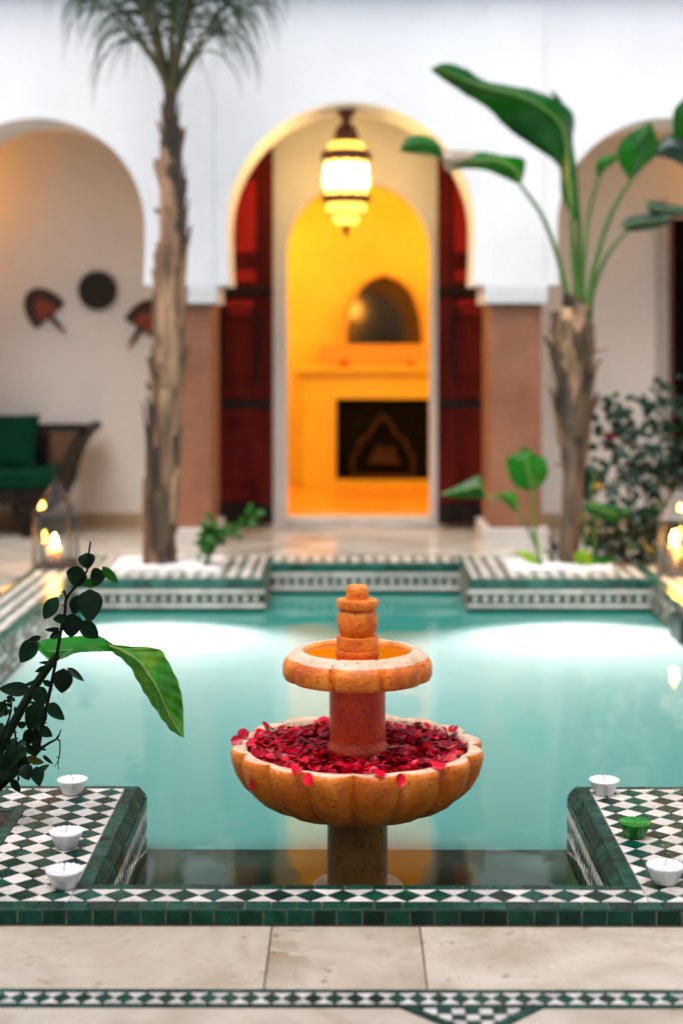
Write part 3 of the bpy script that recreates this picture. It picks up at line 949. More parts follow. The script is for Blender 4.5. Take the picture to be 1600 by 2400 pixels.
def side_rim(xa, xb, face, label):
    o = empty('pool_surround', ((xa + xb) / 2, 6.5, 0), label=label, cat='pool rim')
    b = MB(); b.box(xa, xb, 4.347, YB, -1.4, -0.0045); local(o, b.build('body', M['grout'], o))
    T = tiles_for(o)
    s = 1 if face == xb else -1                  # pool lies on this side
    e = face - s * 0.043
    a, c = sorted((xa if s > 0 else xb, e))
    a2, c2 = (a + 0.025, c) if s > 0 else (a, c - 0.025)
    lattice(T, [(a2, c2, 4.35, 8.875)], e, 8.05, P)
    row(T, 4.35, 8.875, min(e, face), max(e, face), 0.10, FLAT, 'green_far', along='y', jit=0.0008)
    oe = xa if s > 0 else xb
    row(T, 4.35, 8.875, min(oe, oe + s * 0.025), max(oe, oe + s * 0.025), 0.08, FLAT, 'green', along='y')
    row(T, xa, xb, 8.876, 8.899, 0.08, FLAT, 'green')
    wall_band(T, (face, 4.35, 0), (0, 1, 0), (s, 0, 0), YF - 4.35)
    T.done()
side_rim(PX0 - 0.285, PX0, PX0, 'chequered rim along the left side of the pool under the candle lantern')
side_rim(PX1, PX1 + 0.285, PX1, 'chequered rim along the right side of the pool under the other candle lantern')

# basin, shelf, water
b = MB(); b.box(-1.7, 1.85, 3.6, 8.7, -1.45, -1.4)
tag(b.build('pool_floor', M['bottom']), kind='structure')
b = MB(); b.box(-0.555, 0.597, 3.5675, 4.40, -1.38, WZ - 0.02)
tag(b.build('pool_step', M['shelf']), kind='structure')
b = MB()
def wq(x0, x1, y0, y1, mi, n=1):
    b.quad((x0, y0, WZ), (x1, y0, WZ), (x1, y1, WZ), (x0, y1, WZ), mi)
wq(PX0, PX1, 4.333, YF, 0); wq(RX0, RX1, YF, YR, 0); wq(-0.555, 0.597, 3.5675, 4.333, 1)
tag(b.build('pool_water', [M['water'], M['water_clear']]), kind='structure')

# underwater lamps in the far pool wall
for lx in ((-0.93), (1.08)):
    o = empty('pool_lamp', (lx, YF - 0.002, -0.86), label='lit underwater lamp glowing in the far pool wall, ' + ('on the palm side' if lx < 0 else 'on the bird of paradise side'), cat='pool lamp', group='underwater lamps')
    b = MB(); b.lathe([(0.075, 0.0), (0.085, 0.006), (0.085, 0.014), (0.07, 0.02)], 20)
    b.build('bezel', M['silver'], o, True, Matrix.Rotation(PI / 2, 4, 'X'))
    b = MB(); b.lathe([(0.068, 0.012), (0.05, 0.022), (0.01, 0.028)], 20)
    b.build('lens', M['lamp_lens'], o, True, Matrix.Rotation(PI / 2, 4, 'X'))
    l = bpy.data.lights.new('pool_lamp_light', 'SPOT')
    l.energy = 225; l.spot_size = R(104); l.spot_blend = 0.7; l.shadow_soft_size = 0.06; l.color = (1.0, 0.98, 0.97)
    lo = link('pool_lamp_light', l, o)
    lo.location = (0, -0.05, 0)
    lo.rotation_euler = (R(-115), 0, 0)

b = MB()
b.box(1.505, 1.532, 7.20, 7.44, -0.185, -0.055)
tag(b.build('pool_inlet', M['black_plastic']), label='small dark skimmer mouth in the right pool wall', cat='pool inlet')

# ------------------------------------------------------------------ the far floor
FRECT = [(-4.0, PX0 - 0.2855, 4.0, YB + 0.001), (PX1 + 0.2855, 4.0, 4.0, YB + 0.001), (-4.0, 4.0, YB + 0.0015, 10.249)]
b = MB()
for r in FRECT:
    b.box(r[0], r[1], r[2], r[3], -0.10, -0.0022)
for r in ((-4.0, -1.405, 3.412, 3.999), (1.405, 4.0, 3.412, 3.999)):
    b.box(*r, -0.10, -0.0022)
deck = tag(b.build('courtyard_floor', M['inlay']), kind='structure')
T = Tiles(deck)
D = 0.86
for i in range(-12, 13):
    for j in range(0, 18):
        if (i + j) % 2: continue
        cx, cyy = 0.05 + i * D / 2, 4.2 + j * D / 2
        d = [(cx, cyy - D / 2), (cx + D / 2, cyy), (cx, cyy + D / 2), (cx - D / 2, cyy)]
        d = shrink(d, 0.014)
        for r in FRECT:
            T.add(clip_rect(d, *r), FLAT, 'marble_far', 'marble_slab', gap=0.0005, th=0.003, bev=0.0006, jit=0.0)
T.done()

# ------------------------------------------------------------------ facade with the arches
YA, YA2 = 9.25, 9.80
ZB, ZC, ZT = 1.5375, 1.88, 3.75
ARCH = [(-1.8325, 0.6375), (0.01, 0.7275), (1.855, 0.6375)]
PIERS = [(-2.95, -2.47), (-1.195, -0.7175), (0.7375, 1.2175), (2.4925, 2.97)]
facade = empty('arcade_wall', (0, YA, 0), label='white plaster wall with three round arches standing on pink columns', cat='wall')
b = MB()
def arch_pts(cx, r, n=40):
    return [(cx - r * math.cos(PI * i / n), ZC + r * math.sin(PI * i / n)) for i in range(n + 1)]
spans = [(-4.04, PIERS[0][1]), (PIERS[1][0], PIERS[1][1]), (PIERS[2][0], PIERS[2][1]), (PIERS[3][0], 4.04)]
for y, fl in ((YA, False), (YA2, True)):
    def q(a, c, d, e):
        vs = [(p[0], y, p[1]) for p in (a, c, d, e)]
        b.quad(*(vs[::-1] if fl else vs))
    for x0, x1 in spans:
        q((x0, ZC), (x1, ZC), (x1, ZT), (x0, ZT))
    for cx, r in ARCH:
        pts = arch_pts(cx, r)
        for p, p2 in zip(pts, pts[1:]):
            q(p, p2, (p2[0], ZT), (p[0], ZT))
for cx, r in ARCH:
    pts = arch_pts(cx, r)
    for p, p2 in zip(pts, pts[1:]):
        b.quad((p[0], YA, p[1]), (p[0], YA2, p[1]), (p2[0], YA2, p2[1]), (p2[0], YA, p2[1]))
# piers below the springing, drawn in a little at the foot like a horseshoe arch
n = 8
for pi, (x0, x1) in enumerate(PIERS):
    rows = []
    for i in range(n + 1):
        t = i / n
        z = ZC - (ZC - ZB) * t
        k = -0.010 * t * t
        rows.append((x0 + k, x1 - k, z))
    for (a0, a1, az), (c0, c1, cz) in zip(rows, rows[1:]):
        b.quad((c0, YA, cz), (c1, YA, cz), (a1, YA, az), (a0, YA, az))
        b.quad((c1, YA2, cz), (c0, YA2, cz), (a0, YA2, az), (a1, YA2, az))
        b.quad((c0, YA2, cz), (c0, YA, cz), (a0, YA, az), (a0, YA2, az))
        b.quad((c1, YA, cz), (c1, YA2, cz), (a1, YA2, az), (a1, YA, az))
    c0, c1, cz = rows[-1]
    b.quad((c0, YA2, cz), (c1, YA2, cz), (c1, YA, cz), (c0, YA, cz))
for s in (-1, 1):
    xa, xb = sorted((s * 2.96, s * 4.04))
    b.box(xa, xb, YA + 0.002, YA2 - 0.002, 0, ZC + 0.02)
local(facade, b.build('wall', M['plaster'], facade))
for x0, x1 in PIERS:
    xm = (x0 + x1) / 2 - 0.003
    b = MB(); b.box(xm - 0.152, xm + 0.152, YA + 0.015, YA2 - 0.015, 0.112, 1.4265, bev=0.006); local(facade, b.build('column', M['tadelakt'], facade))
    b = MB(); b.box(xm - 0.187, xm + 0.187, YA - 0.03, YA2 + 0.03, -0.002, 0.1115, bev=0.004); local(facade, b.build('plinth', M['plinth'], facade))
    cap = MB(); cap.box(xm - 0.182, xm + 0.182, YA - 0.022, YA2 + 0.022, 1.4285, 1.5365, bev=0.004)
    for k in range(7):
        for s2 in (0, 1):
            cx = xm - 0.15 + 0.05 * k
            mm = Matrix.Translation((cx, YA - 0.022, 1.455 + 0.045 * s2 + (0.012 if k % 2 else 0))) @ Matrix.Rotation(R(45), 4, 'Y')
            cap.obox(mm, 0.022, 0.012, 0.022)
    local(facade, cap.build('capital', M['stucco'], facade))
    b = MB(); b.box(xm - 0.165, xm + 0.165, YA - 0.012, YA + 0.004, 1.539, 3.19, bev=0.003); local(facade, b.build('pilaster', M['plaster'], facade))
b = MB(); b.box(-4.03, 4.03, YA - 0.10, YA - 0.001, 3.30, 3.35, bev=0.008); b.box(-4.03, 4.03, YA - 0.14, YA - 0.001, 3.352, 3.42, bev=0.008)
local(facade, b.build('cornice', M['stucco'], facade))

# the low wall with an arch that the photographer stands behind, side walls, gallery ceiling
b = MB()
for x0, x1 in ((-4.04, -0.86), (0.86, 4.04)):
    b.box(x0, x1, 0.75, 1.05, -0.03, 5.5)
b.box(-0.8599, 0.8599, 0.7501, 1.0499, 2.6, 5.499)
tag(b.build('near_wall', M['plaster']), kind='structure')
b = MB()
b.box(-4.2, -4.05, -1.5, 10.6, -0.1, 3.75); b.box(4.05, 4.2, -1.5, 10.6, -0.1, 3.75)
b.box(-4.04, 4.04, -1.5, -1.35, -0.1, 3.1)
tag(b.build('side_wall', M['plaster']), kind='structure')
b = MB()
b.box(-4.04, 4.04, YA2 + 0.0005, 10.249, 2.76, 2.9)
tag(b.build('ceiling', M['plaster_in']), kind='structure')

# ------------------------------------------------------------------ gallery back wall with the door arch
YW, YW2 = 10.25, 10.42
DCX, DR, DZ = 0.061, 0.465, 1.778
back = empty('gallery_wall', (0, YW, 0), label='plain back wall of the gallery with a tall round door arch and a stone skirting', cat='wall')
b = MB()
pts = [(DCX - DR * math.cos(PI * i / 40), DZ + DR * math.sin(PI * i / 40)) for i in range(41)]
for y, fl in ((YW, False), (YW2, True)):
    def q(a, c, d, e):
        vs = [(p[0], y, p[1]) for p in (a, c, d, e)]
        b.quad(*(vs[::-1] if fl else vs))
    q((-4.04, 0), (DCX - DR, 0), (DCX - DR, 2.95), (-4.04, 2.95))
    q((DCX + DR, 0), (4.04, 0), (4.04, 2.95), (DCX + DR, 2.95))
    for p, p2 in zip(pts, pts[1:]):
        q(p, p2, (p2[0], 2.95), (p[0], 2.95))
full = [(DCX - DR, 0)] + pts + [(DCX + DR, 0)]
for p, p2 in zip(full, full[1:]):
    b.quad((p[0], YW, p[1]), (p[0], YW2, p[1]), (p2[0], YW2, p2[1]), (p2[0], YW, p2[1]))
local(back, b.build('wall', M['plaster_in'], back))
b = MB()
b.box(-4.03, -0.86, YW - 0.012, YW - 0.001, 0.0, 0.088); b.box(1.0, 1.98, YW - 0.012, YW - 0.001, 0.0, 0.088)
sk = solid('skirting_stone', (0.33, 0.23, 0.13), (0.42, 0.31, 0.20), 6, 0.4)
local(back, b.build('skirting', sk, back))
b = MB(); b.box(DCX - DR + 0.002, DCX + DR - 0.002, YW - 0.05, YW2, 0.0, 0.062, bev=0.004)
local(back, b.build('threshold', M['plinth'], back))

# room behind: yellow tadelakt
b = MB()
b.box(-1.8, 2.3, YW2 + 0.001, 12.6, 0.0, 0.058)
tag(b.build('room_floor', M['orange']), kind='structure')
b = MB()
b.box(-1.8, 2.3, 12.5, 12.6, 0.059, 2.949); b.box(-1.9, -1.801, YW2 + 0.001, 12.6, 0.0, 2.949); b.box(2.301, 2.4, YW2 + 0.001, 12.6, 0.0, 2.949)
b.box(-1.9, 2.4, YW2 + 0.001, 12.6, 2.95, 3.05)
tag(b.build('room_wall', M['yellow']), kind='structure')

fp = empty('fireplace', (0.26, 12.3, 0.06), label='yellow plaster fireplace with an orange mantel shelf and a dark firebox', cat='fireplace')
b = MB()
b.box(-0.359, -0.104, 12.3, 12.499, 0.059, 0.955); b.box(0.636, 0.89, 12.3, 12.499, 0.059, 0.955)
b.box(-0.1039, 0.6359, 12.3, 12.499, 0.75, 0.955); b.box(-0.1039, 0.6359, 12.3, 12.499, 0.059, 0.116)
local(fp, b.build('chimney_breast', M['yellow'], fp))
b = MB(); b.box(-0.42, 0.95, 12.25, 12.499, 0.956, 1.0, bev=0.006); local(fp, b.build('mantel', M['yellow'], fp))
b = MB(); b.box(-0.226, 0.78, 12.36, 12.499, 1.001, 1.172, bev=0.005); local(fp, b.build('shelf', M['orange'], fp))
b = MB()
b.box(-0.10, 0.632, 12.36, 12.37, 0.118, 0.748)
# keyhole-shaped mouth as a proud brick outline and a black inner field
local(fp, b.build('firebox', M['firebox'], fp))
kx = 0.263
key = [(-0.225, 0.17), (-0.225, 0.30), (-0.18, 0.345), (-0.17, 0.42), (-0.10, 0.46), (-0.07, 0.535), (0, 0.62), (0.07, 0.535), (0.10, 0.46), (0.17, 0.42), (0.18, 0.345), (0.225, 0.30), (0.225, 0.17)]
b = MB()
b.prism([(kx + x, z) for x, z in key], 0, 0.004, 0, plane((0, 12.357, 0), (1, 0, 0), (0, 0, 1)))
local(fp, b.build('fire_mouth', M['black'], fp))
for (x, z), (x2, z2) in zip(key[:-1], key[1:]):
    b = MB(); b.tube([(kx + x * 1.05, 12.352, z), (kx + x2 * 1.05, 12.352, z2)], 0.011, 6)
    local(fp, b.build('brick', M['brick_red'], fp))
b = MB(); b.box(kx - 0.25, kx + 0.25, 12.31, 12.356, 0.118, 0.155, bev=0.004); local(fp, b.build('hearth', M['brick_red'], fp))
for x0, x1, z, r in ((-0.11, 0.13, 0.255, 0.024), (-0.09, 0.10, 0.30, 0.022), (-0.06, 0.01, 0.345, 0.024), (0.03, 0.09, 0.345, 0.022)):
    b = MB(); b.tube([(kx + x0, 12.335, z), (kx + x1, 12.33, z + 0.006)], r, 8); local(fp, b.build('log', M['log'], fp, True))

mi = empty('arched_mirror', (0.276, 12.43, 1.173), label='dark pointed-arch mirror reflecting lamps above the fireplace shelf', cat='mirror')
out = []
for i in range(25):
    a = PI * i / 24
    out.append((0.276 - 0.305 * math.cos(a), 1.174 + 0.545 * (math.sin(a) ** 0.85) + (0.012 if i == 12 else 0)))
lean = Matrix.Translation((0, 12.405, 1.174)) @ Matrix.Rotation(R(-7), 4, 'X') @ Matrix.Translation((0, 0, -1.174))
b = MB(); b.prism(out, 0, 0.008, 0, lean @ plane((0, 0, 0), (1, 0, 0), (0, 0, 1))); local(mi, b.build('glass', M['mirror'], mi))
b = MB(); b.tube([lean @ Vector((x, -0.006, z)) for x, z in out], 0.011, 6); local(mi, b.build('frame', M['orange'], mi, True))
for x, r, lab in ((-0.04, 0.034, 'small red ornament on the left of the mantel shelf'), (0.475, 0.02, 'tiny red ornament on the right of the mantel shelf')):
    b = MB(); b.lathe([(r, 0.0), (r * 1.1, 0.012), (r * 0.7, 0.03), (r * 0.4, 0.05), (r * 0.15, 0.058)], 12, c=(x, 12.30, 1.0005))
    tag(b.build('ornament', M['red_wood'], None, True), label=lab, cat='ornament')

# ------------------------------------------------------------------ doors
def door(x0, x1, hinge, label):
    o = empty('door', ((x0 + x1) / 2, 10.16, 0.03), label=label, cat='door', group='red double doors')
    s = 1 if hinge == x1 else -1                                  # wide stile on the hinge side
    b = MB(); b.box(x0, x1, 10.145, 10.185, 0.03, 2.56, bev=0.004); local(o, b.build('leaf', M['red_deep'], o))
    w = x1 - x0
    a0, a1 = (x0 + 0.03, x1 - 0.11) if s > 0 else (x0 + 0.11, x1 - 0.03)
    def zz(y): return 1.24 + (787 - y) * 10.14 / FPX
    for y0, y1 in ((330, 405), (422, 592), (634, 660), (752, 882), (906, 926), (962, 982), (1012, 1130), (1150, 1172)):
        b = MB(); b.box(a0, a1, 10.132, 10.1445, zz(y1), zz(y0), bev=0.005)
        local(o, b.build('panel', M['red_wood'] if y1 < 700 else M['red_deep'], o))  # lantern light put into the colour: upper panels brighter red, lower ones dark
        f = MB()
        for q0, q1, r0, r1 in ((a0 - 0.012, a1 + 0.012, zz(y1) - 0.012, zz(y1)), (a0 - 0.012, a1 + 0.012, zz(y0), zz(y0) + 0.012)):
            f.box(q0, q1, 10.136, 10.1448, r0, r1)
        local(o, f.build('moulding', M['red_deep'], o))
    b = MB(); b.box(x0 - 0.004, x1 + 0.004, 10.125, 10.1448, zz(692), zz(674), bev=0.003); local(o, b.build('rail', M['dark_wood'], o))
    b = MB(); b.box(x0 + 0.01, x1 - 0.01, 10.134, 10.1448, zz(958), zz(938), bev=0.003); local(o, b.build('rail', M['dark_wood'], o))
    b = MB(); b.box(x0, x1, 10.13, 10.1448, 0.03, zz(1180), bev=0.003); local(o, b.build('kick_board', M['dark_wood'], o))
    cx = (a0 + a1) / 2; r = (a1 - a0) / 2 + 0.016
    ar = [(cx - r * 0.9, 10.135, zz(900))] + [(cx - r * math.cos(PI * i / 14), 10.135, zz(752) + r * 0.75 * math.sin(PI * i / 14)) for i in range(15)] + [(cx + r * 0.9, 10.135, zz(900))]
    b = MB(); b.tube(ar, 0.013, 6); local(o, b.build('arch_moulding', M['dark_wood'], o, True))
    b = MB(); b.box(a0 + 0.02, a1 - 0.02, 10.131, 10.1448, zz(735), zz(705), bev=0.003); local(o, b.build('panel', M['red_wood'], o))
    b = MB(); b.tube([(hinge - s * 0.02, 10.14, 2.56), (hinge - s * 0.02, 10.14, 2.61)], 0.02, 8); local(o, b.build('pivot', M['iron'], o))
door(-0.835, -0.490, -0.490, 'open red wooden door leaf beside the palm trunk')
door(0.568, 0.915, 0.568, 'open red wooden door leaf behind the pink column nearest the bird of paradise')

o = empty('dark_door', (2.55, YW, 0), label='dark doorway in a carved stucco surround at the right edge', cat='door')
b = MB(); b.box(2.092, 3.0, YW - 0.012, YW - 0.001, 0.0, 2.0); local(o, b.build('leaf', M['black'], o))
b = MB(); b.box(2.066, 2.091, YW - 0.03, YW - 0.001, 0.0, 2.03, bev=0.003); local(o, b.build('jamb', M['cane'], o))
b = MB(); b.box(1.985, 2.065, YW - 0.02, YW - 0.001, 0.09, 2.12, bev=0.003); 
for k in range(40):
    z = 0.13 + k * 0.05
    for s2 in (-1, 1):
        b.obox(Matrix.Translation((2.03 + s2 * 0.02, YW - 0.021, z + (0.025 if s2 > 0 else 0))) @ Matrix.Rotation(R(45), 4, 'Y'), 0.022, 0.012, 0.022)
local(o, b.build('carved_surround', M['stucco_grey'], o))

# ------------------------------------------------------------------ hanging lantern
def gallery_lantern(loc, label, glow):
    o = empty('hanging_lantern', loc, label=label, cat='lantern', group='lanterns hanging in the gallery')
    k = 0.001149
    def z(y): return (430 - y) * k                                # loc = middle of the glass body
    def part(name, prof, mat, n=24, rip=0, lob=12, smooth=True):
        b = MB()
        b.lathe([(r, z(y)) for y, r in prof][::-1], n, 0, (lambda a, r, zz, i: (r * (1 + rip * math.cos(a * lob)), zz)) if rip else None)
        return b.build(name, mat, o, smooth)
    part('ceiling_canopy', [(127, 0.060), (140, 0.058), (165, 0.034), (195, 0.023)], M['bronze'])
    part('dome', [(195, 0.023), (205, 0.040), (222, 0.056), (245, 0.066), (270, 0.070), (292, 0.072)], M['bronze'], 48, 0.05)
    part('glass_beads', [(293, 0.075), (305, 0.100), (320, 0.104), (338, 0.108)], M['gold_glass'], 48, 0.05)
    part('metal_band', [(337, 0.118), (343, 0.142), (362, 0.148), (386, 0.148), (394, 0.138)], M['bronze'], 48, 0.03)
    part('glass_body', [(395, 0.126), (410, 0.130), (418, 0.131)], M['lamp_amber'], 48, 0.05)
    part('glass_body', [(418.5, 0.131), (480, 0.133), (535, 0.132)], glow, 48, 0.05)
    part('glass_body', [(535.5, 0.132), (552, 0.131), (571, 0.126)], M['lamp_amber'], 48, 0.05)
    part('metal_band', [(572, 0.136), (578, 0.145), (604, 0.145), (614, 0.128)], M['bronze'], 48, 0.03)
    part('glass_tier', [(615, 0.108), (625, 0.114), (650, 0.114), (670, 0.104)], M['gold_glass'], 48, 0.06)
    part('glass_tier', [(671, 0.082), (685, 0.078), (710, 0.070), (728, 0.050)], M['gold_glass'], 48, 0.06)
    part('metal_band', [(664, 0.106), (668, 0.112), (674, 0.112), (679, 0.084)], M['bronze'], 48, 0.06)
    part('finial', [(729, 0.040), (740, 0.018), (770, 0.016), (782, 0.010), (796, 0.003)], M['bronze'], 16)
    for i in range(12):
        a = 2 * PI * (i + 0.5) / 12
        b = MB(); c, s = math.cos(a), math.sin(a)
        b.tube([(0.138 * c, 0.138 * s, z(372)), (0.137 * c, 0.137 * s, z(480)), (0.136 * c, 0.136 * s, z(600))], 0.0055, 6)
        b.build('rib', M['bronze'], o)
    return o
L0 = at(811, 394, 9.52)
gallery_lantern(L0, 'lit glass and bronze lantern hanging in the middle arch', M['lamp_glass'])
gallery_lantern((-2.95, 10.0, 2.2), 'lit lantern hanging in the gallery beyond the left arch', M['far_lamp'])
gallery_lantern((3.0, 10.0, 2.25), 'lit lantern hanging in the gallery beyond the right arch', M['far_lamp'])

def room_sconce(x, y, zc, label):
    o = empty('room_lamp', (x, y, zc), label=label, cat='lamp', group='lamps in the room behind the door')
    b = MB(); b.lathe([(0.03, -0.10), (0.08, -0.07), (0.095, 0.0), (0.08, 0.07), (0.03, 0.10)], 16); b.build('lamp_globe', M['room_lamp'], o, True)
    b = MB(); b.lathe([(0.035, 0.101), (0.03, 0.12), (0.008, 0.13), (0.006, 2.95 - zc)], 10); b.build('stem', M['bronze'], o, True)
room_sconce(-1.15, 11.5, 2.2, 'round lamp hanging in the yellow room beside the fireplace')
room_sconce(1.55, 11.2, 2.3, 'round lamp hanging in the yellow room behind the right leaf')

# ------------------------------------------------------------------ fountain
FX, FY = 0.021, 4.03
ft = empty('fountain', (FX, FY, WZ - 0.02), label='two tiered orange marble fountain with scalloped basins standing in the pool', cat='fountain')
FT = lambda b, name, mat, smooth=True: local(ft, b.build(name, mat, ft, smooth))
c0 = (FX, FY, 0)
# foot and shaft
b = MB(); b.lathe([(0.118, WZ - 0.03), (0.118, WZ + 0.004), (0.112, WZ + 0.010), (0.08, WZ + 0.012)], 40, c=c0); FT(b, 'foot', M['stone_pale'])
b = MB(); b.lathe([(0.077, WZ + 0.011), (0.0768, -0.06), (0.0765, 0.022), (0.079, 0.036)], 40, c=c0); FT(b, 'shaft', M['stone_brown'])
# lower basin
NL, PH = 16, -PI / 2 - R(2) + PI / 16
def lobe(a, n, ph):
    return abs(math.cos((a - ph) * n / 2))                      # 1 on the lobe's middle, 0 in the groove
def bowl_fn(a, r, z, i):
    l = lobe(a, NL, PH) ** 0.5
    w = BW[i]
    return (r * (1 - w * (1 - l)), z + BZ[i] * l)
outer = [(0.085, 0.022), (0.130, 0.026), (0.185, 0.041), (0.228, 0.057), (0.264, 0.078), (0.292, 0.104), (0.311, 0.136), (0.321, 0.168), (0.3235, 0.186), (0.321, 0.196)]
top = [(0.317, 0.1995), (0.300, 0.201), (0.288, 0.2005), (0.283, 0.196)]
inner = [(0.279, 0.185), (0.268, 0.150), (0.22, 0.115), (0.10, 0.105)]
prof = outer + top + inner
BW = [0.02, 0.07, 0.095, 0.115, 0.125, 0.128, 0.128, 0.128, 0.128, 0.125] + [0.11, 0.06, 0.02, 0.01] + [0] * 4
BZ = [0] * len(prof)
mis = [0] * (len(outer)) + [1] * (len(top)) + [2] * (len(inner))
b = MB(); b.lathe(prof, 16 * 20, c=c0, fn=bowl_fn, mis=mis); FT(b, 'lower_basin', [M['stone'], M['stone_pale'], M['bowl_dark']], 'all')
b = MB()
n = 64
ring = [(FX + 0.2815 * math.cos(2 * PI * i / n), FY + 0.2815 * math.sin(2 * PI * i / n), 0.176) for i in range(n)]
b.add(ring, [tuple(range(n))]); FT(b, 'water', M['water_clear'], False)
# upper shaft
b = MB(); b.lathe([(0.079, 0.12), (0.080, 0.188), (0.079, 0.196), (0.0725, 0.206), (0.0716, 0.215), (0.0716, 0.372)], 16, c=c0); FT(b, 'upper_shaft', M['stone_red'])
# upper dish
N2, PH2 = 9, -PI / 2 + 0.0
def dish_fn(a, r, z, i):
    l = lobe(a, N2, PH2)
    g = min(1.0, l / 0.20)                                      # narrow groove between the lobes
    rd = (1 - (1 - l) ** 2)
    w = DW[i]
    return (r * (1 - w * (1 - g) - 0.35 * w * (1 - rd)), z - DZ_[i] * (1 - g))
dp = [(0.072, 0.3655), (0.120, 0.3645), (0.172, 0.366), (0.186, 0.370), (0.1905, 0.379), (0.191, 0.400), (0.188, 0.413), (0.179, 0.424), (0.165, 0.434), (0.150, 0.4405), (0.142, 0.441), (0.138, 0.438), (0.134, 0.4305), (0.118, 0.424), (0.05, 0.420)]
DW = [0, 0.04, 0.10, 0.12, 0.12, 0.12, 0.12, 0.115, 0.10, 0.075, 0.04, 0, 0, 0, 0]
DZ_ = [0, 0, 0, 0, 0, 0, 0.003, 0.005, 0.006, 0.006, 0.005, 0.003, 0, 0, 0]
b = MB(); b.lathe(dp, 9 * 30, c=c0, fn=dish_fn, mis=[0] * 7 + [1] * 4 + [2] * 4); FT(b, 'upper_dish', [M['stone'], M['stone_pale'], M['stone_room_tint']], 'all')
b = MB()
ring = [(FX + 0.1345 * math.cos(2 * PI * i / n), FY + 0.1345 * math.sin(2 * PI * i / n), 0.4315) for i in range(n)]
b.add(ring, [tuple(range(n))]); FT(b, 'dish_water', M['water_bowl'], False)
# finial, turned in one piece
b = MB()
b.lathe([(0.055, 0.418), (0.0555, 0.436), (0.055, 0.4395), (0.0525, 0.441), (0.0525, 0.4425), (0.0535, 0.4435), (0.0535, 0.470), (0.0525, 0.4735), (0.044, 0.4755),
         (0.0415, 0.4775), (0.0455, 0.482), (0.0500, 0.492), (0.0520, 0.505), (0.0522, 0.516), (0.0505, 0.530), (0.0475, 0.5385), (0.043, 0.543),
         (0.043, 0.5455), (0.0515, 0.5465), (0.0532, 0.549), (0.0532, 0.5635), (0.0515, 0.567), (0.034, 0.5685),
         (0.0295, 0.570), (0.0292, 0.590), (0.0275, 0.598), (0.0225, 0.603), (0.014, 0.6045), (0.006, 0.6045), (0.004, 0.600)], 44, c=c0)
FT(b, 'finial', M['stone'])

# ------------------------------------------------------------------ petals
def petal_mesh(k):
    b = MB()
    n = 5
    random.seed(100 + k)
    cup = random.uniform(0.25, 0.65); curl = random.uniform(-0.3, 0.5); tw = random.uniform(-0.25, 0.25)
    for j in range(n):
        v = j / (n - 1)
        wdt = 0.5 * (math.sin(PI * min(0.96, 0.10 + v * 0.80)) ** 0.8)
        for i in range(n):
            u = i / (n - 1) * 2 - 1
            x = u * wdt
            y = v - 0.5
            z = cup * (x * x * 1.4) + curl * y * y + tw * x * y + 0.03 * math.sin(9 * u + k)
            b.v.append((x, y, z))
    for j in range(n - 1):
        for i in range(n - 1):
            b.f.append((j * n + i, j * n + i + 1, (j + 1) * n + i + 1, (j + 1) * n + i)); b.m.append(0)
    return b
PM = [petal_mesh(k).mesh('petal', M['petal'] if k % 3 else M['petal2'], 'all') for k in range(9)]
random.seed(21)
def petal_at(x, y, z, size, rx, ry, rz, label, group=None, k=None):
    o = link('rose_petal', PM[random.randrange(9) if k is None else k])
    o.matrix_basis = Matrix.Translation((x, y, z)) @ Matrix.Rotation(rz, 4, 'Z') @ Matrix.Rotation(rx, 4, 'X') @ Matrix.Rotation(ry, 4, 'Y') @ Matrix.Diagonal((size, size * 1.05, size, 1))
    return tag(o, label, 'petal', group)
GP = 'rose petals heaped in the lower basin'
placed = []
tries = 0
while len(placed) < 292 and tries < 20000:
    tries += 1
    a = random.uniform(0, 2 * PI); r = math.sqrt(random.uniform(0.088 ** 2, 0.277 ** 2))
    x, y = r * math.cos(a), r * math.sin(a)
    if any((x - p[0]) ** 2 + (y - p[1]) ** 2 < 0.0112 ** 2 for p in placed):
        continue
    placed.append((x, y))
    edge = r > 0.255
    petal_at(FX + x, FY + y, 0.186 + random.uniform(0, 0.007) + (0.008 if edge else 0), random.uniform(0.017, 0.028),
             random.gauss(0, 0.35) + (0.3 if edge else 0), random.gauss(0, 0.4), random.uniform(0, 6.28), 'crimson rose petal lying among the others inside the lower basin', GP)
b = MB()
for _ in range(1700):
    a = random.uniform(0, 2 * PI); r = math.sqrt(random.uniform(0.08 ** 2, 0.280 ** 2))
    pm = petal_mesh(random.randrange(9)) if _ < 9 else None
    if pm: 
        if _ == 0: pool = []
        pool.append(pm)
        continue
    src = pool[random.randrange(9)]
    s = random.uniform(0.015, 0.026)
    mm = Matrix.Translation((FX + r * math.cos(a), FY + r * math.sin(a), 0.178 + random.uniform(0, 0.010))) @ Matrix.Rotation(random.uniform(0, 6.28), 4, 'Z') @ Matrix.Rotation(random.gauss(0, 0.25), 4, 'X') @ Matrix.Rotation(random.gauss(0, 0.3), 4, 'Y') @ Matrix.Diagonal((s, s, s, 1))
    b.add([mm @ Vector(q) for q in src.v], src.f, random.randrange(2))
tag(b.build('petal_bed', [M['petal'], M['petal2']], None, 'all'), label='mass of wet crimson rose petals filling the lower basin', kind='stuff')
